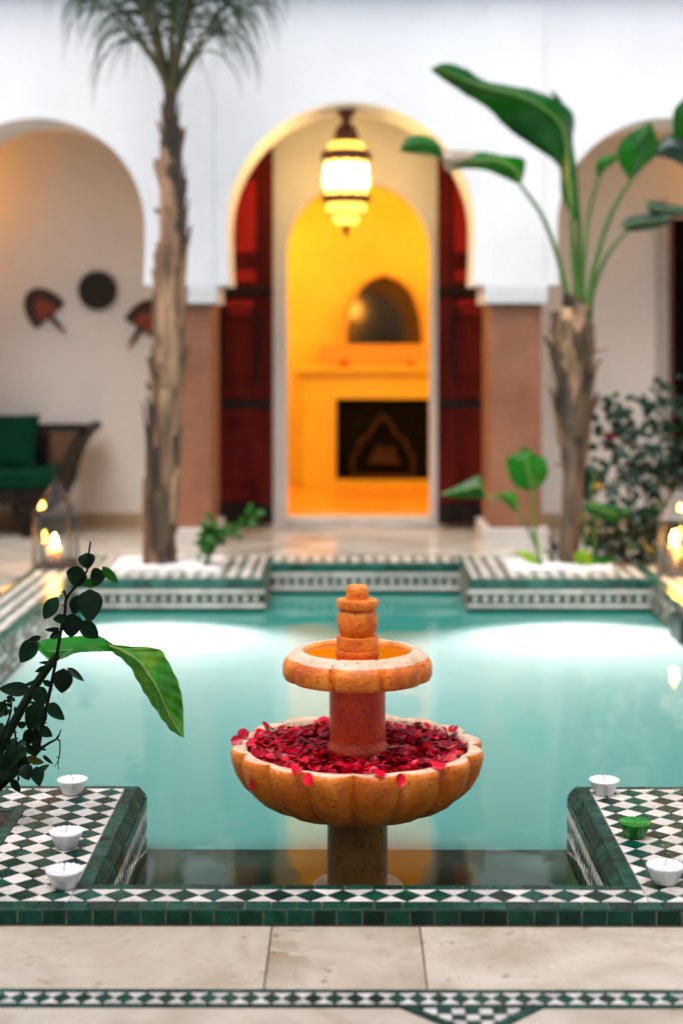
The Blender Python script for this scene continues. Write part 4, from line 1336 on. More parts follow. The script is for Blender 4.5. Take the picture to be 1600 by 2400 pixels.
# the petals that lie on or hang over the rim: placed one by one
def rim(px, py, sz, tilt, roll, rz, label, r=0.303, z=0.207, k=None):
    """a petal on the rim at the azimuth of a photo pixel; tilt leans it outwards and down over the lip"""
    p = gnd(px, py, 0.2)
    a = math.atan2(p.y - FY, p.x - FX)
    o = link('rose_petal', PM[random.randrange(9) if k is None else k])
    o.matrix_basis = (Matrix.Translation((FX + r * math.cos(a), FY + r * math.sin(a), z)) @ Matrix.Rotation(a - PI / 2, 4, 'Z')
                      @ Matrix.Rotation(-tilt, 4, 'X') @ Matrix.Rotation(rz, 4, 'Z') @ Matrix.Rotation(roll, 4, 'Y') @ Matrix.Diagonal((sz, sz * 1.05, sz, 1)))
    tag(o, label, 'petal')
rim(548, 1745, 0.029, 0.2, -1.0, 0.0, 'petal hanging off the far left tip of the basin rim', 0.307, 0.209)
rim(575, 1733, 0.029, -0.2, -0.9, 0.3, 'large petal curling over the left lip of the basin', 0.296, 0.214)
rim(626, 1712, 0.028, -1.1, 0.2, 0.3, 'petal standing upright at the back left of the basin', 0.276, 0.209)
rim(690, 1815, 0.029, 0.35, 0.1, 0.2, 'wide petal draped over the front left of the rim', 0.308, 0.204)
rim(721, 1822, 0.029, 1.15, 0.3, 0.3, 'folded petal drooping over the front left scallop beside the wide one', 0.324, 0.193)
rim(890, 1822, 0.029, 0.25, -0.1, 0.4, 'smooth bright red petal lying on the front right of the rim', 0.309, 0.206)
rim(944, 1828, 0.029, 1.1, -0.3, -0.3, 'petal hanging down over the front right scallop', 0.324, 0.192)
rim(1037, 1804, 0.034, 0.1, 0.2, 1.4, 'small petal resting alone on the right side of the rim', 0.303, 0.206)
rim(562, 1798, 0.028, 1.5, 0.2, 0.5, 'dark petal stuck to the outside of the left scallop', 0.322, 0.150)
rim(1048, 1718, 0.027, -0.5, 0.3, 0.4, 'petal standing up at the back right of the basin', 0.276, 0.206)

# ------------------------------------------------------------------ candles
def candle_meshes(mat, rim_up):
    def fn(a, r, z, i):
        t = max(0, min(1, (z - 0.006) / 0.032))
        rip = 0.024 * t * math.cos(18 * a) * (1 if 2 <= i <= 6 else 0.3)
        return (r * (1 + rip), z + (0.0009 * math.cos(18 * a) if i in (5, 6) else 0))
    b = MB()
    b.lathe([(0.021, 0.0), (0.0255, 0.002), (0.0295, 0.012), (0.0345, 0.024), (0.0385, 0.033), (0.0405, 0.0375), (0.0400, 0.0400), (0.038, 0.0400), (0.0355, 0.0375), (0.010, 0.0365)], 108, fn=fn)
    me = b.mesh('wax_body', mat, 'all')
    c = MB(); c.tube([(0, 0, 0.035), (0.001, 0.0, 0.043), (-0.004, -0.002, 0.051)], 0.0008, 6)
    return me, c.mesh('wick', M['wick'])
CW, CG = candle_meshes(M['wax'], 1), candle_meshes(M['green_wax'], 1)
CL = [
    (167, 1866, CW, 1.0, 0.3, 'white floating candle at the pool end of the left bench'),
    (152, 1993, CW, 1.0, 1.9, 'white floating candle in the middle of the three on the left bench'),
    (147, 2088, CW, 1.03, 4.0, 'white floating candle at the front corner of the left bench'),
    (1418, 1867, CW, 1.0, 5.2, 'white floating candle behind the green candle on the right bench'),
    (1490, 1969, CG, 0.97, 0.2, 'dark green floating candle with a fluted body'),
    (1562, 2078, CW, 1.05, 2.8, 'white floating candle in front of the green candle at the right edge'),
]
for px, py, (mb, mw_), s, rz, lab in CL:
    p = gnd(px, py, 0.0)
    o = empty('floating_candle', (p.x, p.y + 0.022, 0.0006), rz, lab, 'candle', 'candles along the pool benches')
    o.scale = (s, s, s)
    link('wax_body', mb, o); link('wick', mw_, o)

# ------------------------------------------------------------------ glass candle lanterns
def house_lantern(p, rz, label, cl):
    o = empty('candle_lantern', p, rz, label, 'lantern', 'glass lanterns beside the pool')
    h, w, zt, za = 0.25, 0.095, 0.275, 0.47
    b = MB(); b.box(-w - 0.008, w + 0.008, -w - 0.008, w + 0.008, 0, 0.022, bev=0.003); b.build('base', M['silver'], o)
    for sx in (-1, 1):
        for sy in (-1, 1):
            b = MB(); b.box(sx * w - 0.006, sx * w + 0.006, sy * w - 0.006, sy * w + 0.006, 0.0225, zt); b.build('post', M['silver'], o)
            b = MB(); b.tube([(sx * w, sy * w, zt + 0.012), (sx * 0.012, sy * 0.012, za - 0.02)], 0.0055, 6); b.build('roof_bar', M['silver'], o)
    b = MB()
    for sx, sy in ((0, -1), (0, 1)):
        b.box(-w - 0.006, w + 0.006, sy * w - 0.006, sy * w + 0.006, zt + 0.0005, zt + 0.013)
    for sx in (-1, 1):
        b.box(sx * w - 0.006, sx * w + 0.006, -w + 0.0065, w - 0.0065, zt + 0.0005, zt + 0.013)
    b.build('eaves_frame', M['silver'], o)
    for k in range(4):
        a = k * PI / 2
        mm = Matrix.Rotation(a, 4, 'Z')
        b = MB(); vs = [mm @ Vector(q) for q in ((-w + 0.007, -w, 0.024), (w - 0.007, -w, 0.024), (w - 0.007, -w, zt - 0.001), (-w + 0.007, -w, zt - 0.001))]
        b.quad(*vs); b.build('pane', M['glass'], o)
        b = MB(); vs = [mm @ Vector(q) for q in ((-w + 0.007, -w, zt + 0.014), (w - 0.007, -w, zt + 0.014), (0.010, -0.010, za - 0.025), (-0.010, -0.010, za - 0.025))]
        b.quad(*vs); b.build('roof_pane', M['glass'], o)
    b = MB(); b.lathe([(0.016, za - 0.026), (0.018, za - 0.015), (0.010, za), (0.004, za + 0.01)], 12); b.build('cap', M['iron'], o, True)
    ring = [(0.018 * math.cos(2 * PI * i / 12), 0, za + 0.028 + 0.018 * math.sin(2 * PI * i / 12)) for i in range(13)]
    b = MB(); b.tube(ring, 0.0025, 5); b.build('ring', M['iron'], o, True)
    for k, (dx, dy, hh, r) in enumerate(cl):
        c, s = math.cos(rz), math.sin(rz)
        q = (p[0] + dx * c - dy * s, p[1] + dx * s + dy * c, p[2] + 0.0225)
        t = empty('pillar_candle', q, 0, 'lit pillar candle inside ' + label.replace('pointed glass', 'the pointed glass') if len(cl) == 1 else ('taller' if k == 0 else 'shorter') + ' lit candle inside the lantern by the rose bush', 'candle', 'lit candles inside the lanterns')
        b = MB(); b.lathe([(r, 0), (r, hh - 0.003), (r * 0.9, hh), (r * 0.6, hh - 0.004), (0.003, hh - 0.005)], 20); b.build('wax_body', M['lit_wax'], t, True)
        b = MB(); b.tube([(0, 0, hh - 0.006), (0, 0, hh + 0.008)], 0.0015, 5); b.build('wick', M['wick'], t)
        b = MB(); b.lathe([(0.003, hh + 0.002), (0.012, hh + 0.014), (0.0135, hh + 0.026), (0.008, hh + 0.048), (0.001, hh + 0.072)], 12); b.build('flame', M['flame'], t, True)
g = gnd(131, 1330, 0.0)
house_lantern((g.x, g.y, 0.0008), R(24), 'pointed glass lantern on the left rim of the pool', [(-0.01, -0.02, 0.085, 0.034)])
g = gnd(1592, 1346, 0.0)
house_lantern((g.x, g.y, 0.0008), R(-20), 'pointed glass lantern half cut off at the right edge', [(-0.03, -0.01, 0.13, 0.024), (0.045, 0.0, 0.09, 0.024)])

# ------------------------------------------------------------------ sofa
sf = empty('sofa', at(20, 1240, 9.75), label='dark wooden sofa with scrolled arm and green seat by the left wall', cat='sofa')
SF = lambda b, name, mat, smooth=False: local(sf, b.build(name, mat, sf, smooth))
def A(px, py, Y): return at(px, py, Y)
xl = -3.0
YS0, YS1 = 9.66, 10.14
s1 = A(138, 1108, YS0); s2 = A(138, 1150, YS0)
b = MB(); b.box(xl, s1.x, YS0, YS1 - 0.04, s2.z, s1.z + 0.01, bev=0.02); SF(b, 'seat_cushion', M['green_cloth'])
a2 = A(130, 1182, YS0)
b = MB(); b.box(xl, s1.x - 0.02, YS0 + 0.015, YS1 - 0.02, a2.z, s2.z - 0.001, bev=0.004); SF(b, 'apron', M['dark_wood'])
arm = catmull([(A(112, 1185, YS0).x, A(112, 1185, YS0).z), (A(140, 1140, YS0).x, A(140, 1140, YS0).z), (A(150, 1100, YS0).x, A(150, 1100, YS0).z), (A(172, 1045, YS0).x, A(172, 1045, YS0).z), (A(197, 1008, YS0).x, A(197, 1008, YS0).z)][0:5] and
             [Vector((A(px, py, YS0).x, 0, A(px, py, YS0).z)) for px, py in ((112, 1188), (138, 1145), (148, 1100), (170, 1045), (198, 1008))], 14)
b = MB()
for i in range(len(arm) - 1):
    p, q = arm[i], arm[i + 1]
    t = (q - p).normalized(); nn = Vector((t.z, 0, -t.x)) * 0.02
    vs = [p - nn, p + nn, q + nn, q - nn]
    v8 = [(v.x, YS0, v.z) for v in vs] + [(v.x, YS1, v.z) for v in vs]
    b.add(v8, [(0, 1, 2, 3), (7, 6, 5, 4), (0, 4, 5, 1), (2, 6, 7, 3), (1, 5, 6, 2), (3, 7, 4, 0)])
SF(b, 'arm', M['dark_wood'])
e = arm[-1]
b = MB(); b.tube([(e.x, YS0 - 0.01, e.z), (e.x, YS1 + 0.01, e.z)], 0.032, 12); SF(b, 'arm_scroll', M['dark_wood'], True)
bk = A(90, 1000, YS1)
b = MB(); b.box(xl, e.x + 0.02, YS1 - 0.035, YS1, bk.z - 0.02, bk.z + 0.02, bev=0.006); SF(b, 'top_rail', M['dark_wood'])
b = MB(); b.box(xl, A(112, 1030, YS1).x, YS1 - 0.028, YS1 - 0.008, s2.z, bk.z - 0.021); b.add([(A(112, 1030, YS1).x + 0.001, YS1 - 0.02, bk.z - 0.022), (e.x, YS1 - 0.02, bk.z - 0.022), (arm[7].x, YS1 - 0.02, arm[7].z), (A(112, 1030, YS1).x + 0.001, YS1 - 0.02, arm[7].z)], [(0, 3, 2, 1)])
SF(b, 'cane_back', M['cane'])
b = MB(); b.box(xl, A(118, 1030, YS1).x, YS1 - 0.06, YS1 - 0.03, s2.z, bk.z - 0.03); SF(b, 'back_board', M['dark_wood'])
for lx in (62, -150):
    for yy in (YS0 + 0.04, YS1 - 0.06):
        t = A(lx, 1183, YS0); f = A(lx, 1258, YS0)
        b = MB(); b.tube([(t.x, yy, t.z), (t.x + 0.005, yy, (t.z * 0.6)), (t.x, yy, 0.10), (t.x, yy, 0.04), (t.x, yy, 0.001)], [0.10, 0.085, 0.05, 0.032, 0.04], 10); SF(b, 'leg', M['dark_wood'], True)
# back cushion, leaning on the back
cb = MB()
p0, p1 = A(-60, 1105, YS0 + 0.12), A(88, 972, YS0 + 0.26)
nx, nz = 14, 10
for side in (-1, 1):
    for j in range(nz + 1):
        for i in range(nx + 1):
            u, v = i / nx * 2 - 1, j / nz * 2 - 1
            bul = 0.055 * (1 - u ** 4) * (1 - v ** 4)
            pin = 1 - 0.05 * (1 - abs(u) ** 3) * abs(v) ** 3
            x = (p0.x + p1.x) / 2 + u * (p1.x - p0.x) / 2 * (1 - 0.05 * (1 - v * v))
            zz = (p0.z + p1.z) / 2 + v * (p1.z - p0.z) / 2 * pin
            y = YS0 + 0.20 + 0.16 * (v + 1) / 2 + side * bul
            cb.v.append((x, y, zz))
k = (nx + 1) * (nz + 1)
for side in (0, 1):
    for j in range(nz):
        for i in range(nx):
            q = (side * k + j * (nx + 1) + i, side * k + j * (nx + 1) + i + 1, side * k + (j + 1) * (nx + 1) + i + 1, side * k + (j + 1) * (nx + 1) + i)
            cb.f.append(q if side == 0 else q[::-1]); cb.m.append(0)
tag(cb.build('cushion', M['green_cloth'], None, 'all'), label='dark green cushion leaning on the sofa back', cat='cushion')

# ------------------------------------------------------------------ woven wall decorations
def wall_fan(px, py, ang, label):
    c = at(px, py, YW - 0.008)
    o = empty('woven_fan', c, label=label, cat='hand fan', group='woven hand fans on the wall')
    mx = Matrix.Rotation(ang, 4, 'Y') @ plane((0, 0, 0), (1, 0, 0), (0, 0, 1), (0, -1, 0))
    def dome(w, h, n=18):
        return [(-w, -0.0)] + [(-w * 1.02 * math.cos(PI * i / n), h * 0.18 + h * 0.82 * math.sin(PI * i / n)) for i in range(n + 1)] + [(w, 0.0)]
    b = MB(); b.prism(dome(0.122, 0.215), 0, 0.008, 0, mx); b.build('blade', M['straw_dark'], o)
    b = MB(); b.prism(dome(0.062, 0.135), 0.0085, 0.015, 0, mx); b.build('centre', M['straw_red'], o)
    for k in range(3):
        r = 0.084 + 0.013 * k
        pts = [mx @ Vector((-r * math.cos(PI * i / 16), 0.04 + (0.115 + 0.014 * k) * math.sin(PI * i / 16), 0.010)) for i in range(17)]
        b = MB(); b.tube(pts, 0.004, 5); b.build('braid', M['straw_red'] if k == 1 else M['straw_dark'], o, True)
    b = MB(); b.tube([mx @ Vector((0, 0.02, 0.012)), mx @ Vector((0, -0.09, 0.012))], 0.016, 8); b.build('handle', M['straw_dark'], o, True)
    b = MB(); b.tube([mx @ Vector((0, -0.091, 0.012)), mx @ Vector((0, -0.135, 0.012))], 0.015, 8); b.build('handle_tip', M['straw'], o, True)
wall_fan(120, 742, R(-41), 'woven hand fan with red centre on the wall, clear of the palm trunk')
wall_fan(329, 772, R(34), 'woven hand fan with red centre half hidden behind the palm trunk')
c = at(230, 681, YW - 0.012)
o = empty('woven_plate', c, label='round dark woven tray hanging on the wall between two fans', cat='woven tray')
b = MB(); b.lathe([(0.002, 0.004), (0.10, 0.006), (0.118, 0.016), (0.126, 0.020), (0.126, 0.010), (0.11, 0.0)][::-1], 40); b.build('tray', M['straw_dark'], o, True, Matrix.Rotation(PI / 2, 4, 'X'))
for k in range(7):
    r = 0.018 + 0.0155 * k
    b = MB(); b.tube([(r * math.cos(2 * PI * i / 30), -0.009 - (0.008 if k == 6 else 0), r * math.sin(2 * PI * i / 30)) for i in range(31)], 0.0045, 5); b.build('coil', M['straw_dark'], o, True)

# ------------------------------------------------------------------ leaves
def strip_leaf(sections, mat, name='leaf', parent=None, n=16, m=8, bulge=0.02, wave=0.0, toward=-1, rib=None, label=None, ribs=0.0):
    """sections: list of (left, middle, right) world points from base to tip; the blade runs through them with a
    curved cross section, so that it has its own depth"""
    L = catmull([s[0] for s in sections], n); C_ = catmull([s[1] for s in sections], n); Rr = catmull([s[2] for s in sections], n)
    b = MB()
    for i in range(n):
        for k in range(m + 1):
            u = k / m
            if u <= 0.5:
                p = L[i].lerp(C_[i], u * 2)
            else:
                p = C_[i].lerp(Rr[i], u * 2 - 1)
            w = (Rr[i] - L[i]).length
            t = abs(u - 0.5) * 2
            dy = toward * -bulge * (1 - (1 - t) ** 2) * min(1, w / 0.12) * -1
            q = p + Vector((0, -dy, 0))
            if wave:
                q += Vector((0, wave * math.sin(i * 1.9 + (3 if u > 0.5 else 0)) * t, wave * 0.5 * math.sin(i * 2.7) * t))
            if ribs:
                q += Vector((0, ribs * math.sin(i / (n - 1) * 60 - t * 9) * (0.3 + t) * min(1, w / 0.05), 0))
            b.v.append(tuple(q))
    for i in range(n - 1):
        for k in range(m):
            b.f.append((i * (m + 1) + k, i * (m + 1) + k + 1, (i + 1) * (m + 1) + k + 1, (i + 1) * (m + 1) + k)); b.m.append(0)
    o = b.build(name, mat, parent, 'all')
    if label: o['label'] = label
    if rib is not None:
        r = MB()
        mid = [Vector(b.v[i * (m + 1) + m // 2]) + Vector((0, -0.0012, 0)) for i in range(n)]
        r.tube(mid, [rib * (1 - 0.85 * i / (n - 1)) for i in range(n)], 6)
        r.build('midrib', M['rib_light'], o, True)
    return o

def oval_leaf(base, tip, width, mat, parent, name='leaf', up=None, fold=0.25, droop=0.12, n=7, m=4, shape=1.0):
    base, tip = Vector(base), Vector(tip)
    ax = tip - base; l = ax.length; t = ax.normalized()
    nrm = up if up is not None else Vector((random.uniform(-0.35, 0.35), -1, random.uniform(-0.3, 0.4)))
    nrm = (nrm - t * nrm.dot(t)).normalized()
    sd = t.cross(nrm)
    b = MB()
    for i in range(n):
        v = i / (n - 1)
        wv = width / 2 * (math.sin(PI * v ** (0.75 * shape)) ** 0.75 if 0 < v < 1 else 0.02)
        for k in range(m + 1):
            u = k / m * 2 - 1
            p = base + t * (l * v) + sd * (wv * u) + nrm * (fold * wv * abs(u) - droop * l * (v - 0.5) ** 2 * 2)
            b.v.append(tuple(p))
    for i in range(n - 1):
        for k in range(m):
            b.f.append((i * (m + 1) + k, i * (m + 1) + k + 1, (i + 1) * (m + 1) + k + 1, (i + 1) * (m + 1) + k)); b.m.append(0)
    return b.build(name, mat, parent, 'all')

def lens_into(b, base, tip, width, nrm, mi=0):
    base, tip = Vector(base), Vector(tip)
    t = (tip - base); l = t.length; t = t.normalized()
    nrm = (nrm - t * nrm.dot(t)).normalized(); sd = t.cross(nrm)
    m1, m2 = base + t * l * 0.35, base + t * l * 0.7
    vs = [base, m1 + sd * width / 2 + nrm * width * 0.12, m1, m1 - sd * width / 2 + nrm * width * 0.12, m2 + sd * width * 0.36 + nrm * width * 0.08, m2, m2 - sd * width * 0.36 + nrm * width * 0.08, tip - nrm * l * 0.08]
    b.add(vs, [(0, 1, 2), (0, 2, 3), (1, 4, 5, 2), (2, 5, 6, 3), (4, 7, 5), (5, 7, 6)], mi)

# ------------------------------------------------------------------ near strelitzia leaf over the left bench
YL = 4.02
def z2(x, y, dy=0.0):
    return at(x * 0.3061, 1250 + y * 0.3061, YL + dy)
st = empty('strelitzia_plant', gnd(-300, 1900, -0.03), label='broad glossy two-part leaf arching over the left bench before the pool', cat='strelitzia')
def loc_parent(o, parent):
    o.matrix_basis = Matrix.Translation(-parent.location)
stem = MB()
pts = [z2(440, 940, 0.0), z2(395, 990, 0.005), z2(250, 1200, 0.01), z2(120, 1430, 0.0), z2(0, 1655, -0.02), z2(-170, 2010, -0.05), Vector((st.location.x, st.location.y, -0.04))]
stem.tube(catmull(pts, 30), [0.010, 0.0105, 0.0115, 0.012, 0.012, 0.013, 0.016], 10)
sd_ = solid('dark_green_stem', (0.004, 0.012, 0.004), (0.009, 0.024, 0.007), 12, 0.6, spec=0.15)
loc_parent(stem.build('stem', sd_, st, True), st)
near_leaf = None
def near_mat():
    m, nt, out = new_mat('strelitzia_near_leaf')
    L = nt.links
    co = nt.nodes.new('ShaderNodeNewGeometry').outputs['Position']
    n1 = N(nt, 'ShaderNodeTexNoise', Scale=13, Detail=4, Roughness=0.55); L.new(co, n1.inputs['Vector'])
    c = ramp(nt, n1.outputs[0], [(0.34, (0.014, 0.14, 0.006)), (0.55, (0.045, 0.26, 0.010)), (0.70, (0.22, 0.34, 0.02))])
    n2 = N(nt, 'ShaderNodeTexNoise', Scale=26, Detail=3); L.new(co, n2.inputs['Vector'])
    s = ramp(nt, n2.outputs[0], [(0.64, (0, 0, 0)), (0.74, (0.8, 0.8, 0.8))])
    c = mixc(nt, s, c, (0.36, 0.30, 0.02))
    p = N(nt, 'ShaderNodeBsdfPrincipled', Roughness=0.3); L.new(c, p.inputs['Base Color'])
    t = nt.nodes.new('ShaderNodeBsdfTranslucent'); L.new(mixc(nt, 1.0, c, (1.2, 1.3, 0.5), 'MULTIPLY'), t.inputs[0])
    mx = N(nt, 'ShaderNodeMixShader', Fac=0.4); L.new(p.outputs[0], mx.inputs[1]); L.new(t.outputs[0], mx.inputs[2]); L.new(mx.outputs[0], out.inputs[0])
    return m
M['near_leaf'] = near_mat()
M['near_bright'] = leafmat('strelitzia_near_inner', (0.010, 0.16, 0.004), (0.02, 0.24, 0.008), 0.45, 0.35, 9, 0.1)
def S(l, m_, r, d=(0, 0, 0)):
    return (z2(l[0], l[1], d[0]), z2(m_[0], m_[1], d[1]), z2(r[0], r[1], d[2]))
sec_r = [S((812, 858), (840, 862), (872, 852)), S((880, 925), (930, 895), (1010, 868), (0.01, -0.005, 0.012)), S((985, 1018), (1060, 975), (1212, 890), (0.02, -0.012, 0.03)),
         S((1060, 1150), (1135, 1075), (1290, 995), (0.02, -0.02, 0.03)), S((1135, 1275), (1205, 1180), (1360, 1140), (0.015, -0.03, 0.02)), S((1220, 1398), (1262, 1310), (1394, 1270), (0.005, -0.035, 0.012)),
         S((1300, 1503), (1325, 1440), (1405, 1420), (-0.01, -0.04, 0.0)), S((1385, 1556), (1392, 1545), (1408, 1535), (-0.04, -0.045, -0.035)), S((1409, 1565), (1410, 1565), (1411, 1565), (-0.045, -0.045, -0.045))]
o = strip_leaf(sec_r, M['near_leaf'], 'leaf_blade', st, 60, 14, 0.010, 0.0, rib=0.0032, ribs=0.0042, label='drooping outer half of the leaf with yellow flecks')
loc_parent(o, st)
sec_l = [S((280, 838), (284, 862), (296, 900), (0.05, 0.06, 0.03)), S((350, 812), (366, 905), (384, 978), (0.06, 0.02, 0.0)), S((450, 806), (470, 895), (486, 962), (0.07, 0.02, 0.0)),
         S((590, 790), (590, 870), (575, 923), (0.07, 0.03, 0.0)), S((750, 787), (742, 852), (722, 910), (0.05, 0.02, 0.0)), S((835, 830), (838, 868), (842, 906), (0.01, 0.005, 0.0)), S((868, 852), (868, 870), (866, 905), (0.0, 0.0, 0.0))]
o = strip_leaf(sec_l, M['near_bright'], 'leaf_blade', st, 36, 10, 0.012, 0.001, label='bright inner half of the leaf folded up from the stem')
loc_parent(o, st)

# ------------------------------------------------------------------ rose bush over the left bench
rb = empty('rose_bush', Vector((-1.05, 3.95, -0.03)), label='dark rose bush with rounded leaves and thorny stems over the left bench', cat='rose bush')
YB_ = 3.98
def zr(x, y, dy=0.0): return at(x * 0.3061, 1250 + y * 0.3061, YB_ + dy)
def rstem(pts, r0, r1, thorns=0):
    b = MB()
    pp = catmull(pts, max(8, 5 * len(pts)))
    b.tube(pp, interp([r0, r1], len(pp)), 8, bump=0.12)
    for k in range(thorns):
        i = random.randrange(1, len(pp) - 1)
        d = Vector((random.uniform(-1, 1), random.uniform(-0.6, 0.2), random.uniform(0, 0.5))).normalized()
        b.tube([pp[i], pp[i] + d * (r0 + 0.0015), pp[i] + d * (r0 + 0.007)], [0.0022, 0.0015, 0.0002], 5)
    loc_parent(b.build('stem', M['bark'], rb, True), rb)
random.seed(5)
rstem([zr(695, 62), zr(675, 200), zr(665, 290), zr(590, 395), zr(510, 500, 0.01), zr(500, 600, 0.01), zr(470, 740, 0.01), zr(420, 1030, 0.01), zr(370, 1270, 0.01), zr(325, 1480, 0.01), zr(280, 1680, 0.01), zr(180, 1790), zr(0, 1960), zr(-220, 2220, -0.02), (-1.02, 3.95, -0.03)][::-1], 0.0062, 0.0022, 14)
rstem([zr(560, 580, 0.02), zr(605, 475)], 0.0022, 0.0018, 2)
rstem([zr(512, 505, 0.01), zr(490, 432)], 0.0026, 0.0022, 1)
rstem([zr(290, 1665), zr(370, 1610), (zr(440, 1568)), zr(470, 1500)], 0.0042, 0.0014, 3)
rstem([zr(440, 1575), zr(460, 1595), zr(458, 1690), zr(448, 1745), zr(450, 1810)], 0.0022, 0.0010, 1)
rstem([zr(450, 1735), zr(420, 1790)], 0.0014, 0.0008, 0)
rstem([zr(112, 1500), zr(128, 1600), zr(150, 1760), zr(140, 1900)], 0.0026, 0.0024, 10)
rstem([zr(-100, 1800, -0.04), zr(40, 1500, -0.04), zr(90, 1330, -0.04), zr(60, 1250, -0.04)], 0.004, 0.0014, 5)
rstem([zr(-150, 1700, 0.06), zr(100, 1620, 0.06), zr(230, 1540, 0.05), zr(300, 1480, 0.04)], 0.003, 0.001, 4)
LV = [  # base, tip, width (in crop pixels), material
    (660, 150, 676, 275, 118, 0), (668, 340, 505, 300, 150, 0), (690, 330, 812, 330, 128, 0), (690, 345, 690, 420, 105, 1), (785, 252, 903, 380, 72, 2),
    (690, 425, 690, 682, 172, 0), (440, 488, 335, 658, 104, 0), (590, 480, 565, 625, 84, 0), (512, 648, 405, 660, 70, 0), (555, 615, 545, 800, 150, 0),
    (615, 675, 757, 802, 118, 0), (462, 732, 342, 742, 34, 0), (470, 755, 380, 800, 60, 0), (278, 815, 155, 990, 124, 0), (318, 792, 200, 832, 46, 0),
    (490, 1035, 474, 1228, 138, 0), (515, 1028, 645, 1132, 50, 0), (392, 990, 298, 990, 24, 0), (382, 1018, 268, 1062, 42, 0), (372, 1302, 495, 1432, 96, 0),
    (335, 1320, 210, 1500, 165, 0), (230, 1195, -10, 1190, 100, 0), (238, 1495, 200, 1640, 84, 0), (275, 1490, 268, 1630, 62, 0), (298, 1490, 405, 1556, 76, 0),
    (205, 1722, 340, 1756, 60, 3), (280, 1785, 305, 1938, 98, 0), (190, 1765, 222, 1892, 104, 0), (285, 1832, 380, 1768, 44, 0), (95, 1880, 155, 1992, 64, 0),
    (330, 1700, 410, 1770, 30, 0), (135, 1200, 305, 1110, 26, 0), (330, 1130, 410, 1170, 44, 0), (290, 1170, 330, 1330, 110, 0), (210, 1290, 310, 1305, 22, 0),
    (60, 1330, -40, 1420, 60, 0), (20, 1450, -30, 1560, 90, 0), (120, 1570, 60, 1640, 40, 0), (110, 1620, 20, 1560, 46, 0), (180, 1660, 60, 1640, 40, 0),
    (210, 1640, 100, 1720, 70, 0), (150, 1700, 30, 1790, 90, 0), (100, 1830, -40, 1800, 110, 0), (60, 1760, -30, 1690, 90, 0), (130, 1760, 10, 1870, 120, 0),
    (240, 1600, 330, 1640, 34, 0), (260, 1700, 330, 1640, 30, 0), (60, 1880, -40, 1930, 80, 0), (50, 1350, 0, 1290, 60, 0), (140, 1480, 210, 1450, 50, 0),
    (300, 1640, 360, 1660, 26, 0), (230, 1560, 180, 1580, 26, 0),
]
# small young leaves near the left edge
for k in range(16):
    a = random.uniform(0, 2 * PI); cx, cyy = 85 + random.uniform(-70, 40), 1300 + random.uniform(-60, 60)
    LV.append((cx, cyy, cx + 50 * math.cos(a), cyy + 50 * math.sin(a), 26, 0))
for k in range(34):
    a = random.uniform(0, 2 * PI); cx = random.uniform(-20, 300); cyy = random.uniform(1560, 1900)
    if cx > 60 + (1900 - cyy) * 0.75: continue
    LV.append((cx, cyy, cx + 105 * math.cos(a), cyy + 105 * math.sin(a), random.uniform(50, 85), 0))
for k in range(26):
    a = random.uniform(0, 2 * PI); cx, cyy = random.uniform(-420, -20), random.uniform(1250, 2050)
    LV.append((cx, cyy, cx + 110 * math.cos(a), cyy + 110 * math.sin(a), 80, 0))
LM = [M['rose_leaf'], M['rose_pale'], M['sucker'], M['rose_yellow']]
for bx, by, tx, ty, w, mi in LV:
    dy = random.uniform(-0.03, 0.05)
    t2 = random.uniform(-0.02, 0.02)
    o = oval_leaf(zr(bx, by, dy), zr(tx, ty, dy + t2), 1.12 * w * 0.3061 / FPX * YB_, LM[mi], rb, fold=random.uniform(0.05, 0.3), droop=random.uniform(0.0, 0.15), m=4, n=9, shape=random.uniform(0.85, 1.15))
    loc_parent(o, rb)

# ------------------------------------------------------------------ palm on the far left bench
YP = 8.47
def zp(px, py, dy=0.0): return at(px, py, YP + dy)
base = zp(374, 1328); base.z = 0.005
pl = empty('palm_tree', base, label='slender palm with a rough peeling trunk and drooping threadlike fronds', cat='palm tree')
random.seed(11)
tr = [(374, 1332, 41), (376, 1250, 38), (379, 1150, 36), (384, 1050, 34), (389, 950, 33), (393, 880, 34), (396, 800, 32), (399, 700, 33), (402, 620, 29), (405, 540, 27), (405, 460, 25), (402, 400, 22), (400, 340, 19), (399, 280, 15), (399, 225, 16), (399, 175, 18)]
TP = catmull([zp(x, y) for x, y, r in tr], 60)
TR = interp([r * YP / FPX for x, y, r in tr], 60)
b = MB()
nn = 20
for i, (p, r) in enumerate(zip(TP, TR)):
    for k in range(nn):
        a = 2 * PI * k / nn
        d = 1 + 0.11 * noise.noise((math.cos(a) * 1.6, math.sin(a) * 1.6, i * 0.33)) + 0.07 * noise.noise((math.cos(a) * 4, math.sin(a) * 4, i * 0.8)) + 0.05 * math.sin(i * 1.05 + a)
        b.v.append((p.x + r * d * math.cos(a), p.y + r * d * math.sin(a), p.z))
for i in range(59):
    for k in range(nn):
        j = (k + 1) % nn
        b.f.append((i * nn + k, i * nn + j, (i + 1) * nn + j, (i + 1) * nn + k)); b.m.append(0)
loc_parent(b.build('trunk', M['trunk'], pl, True), pl)
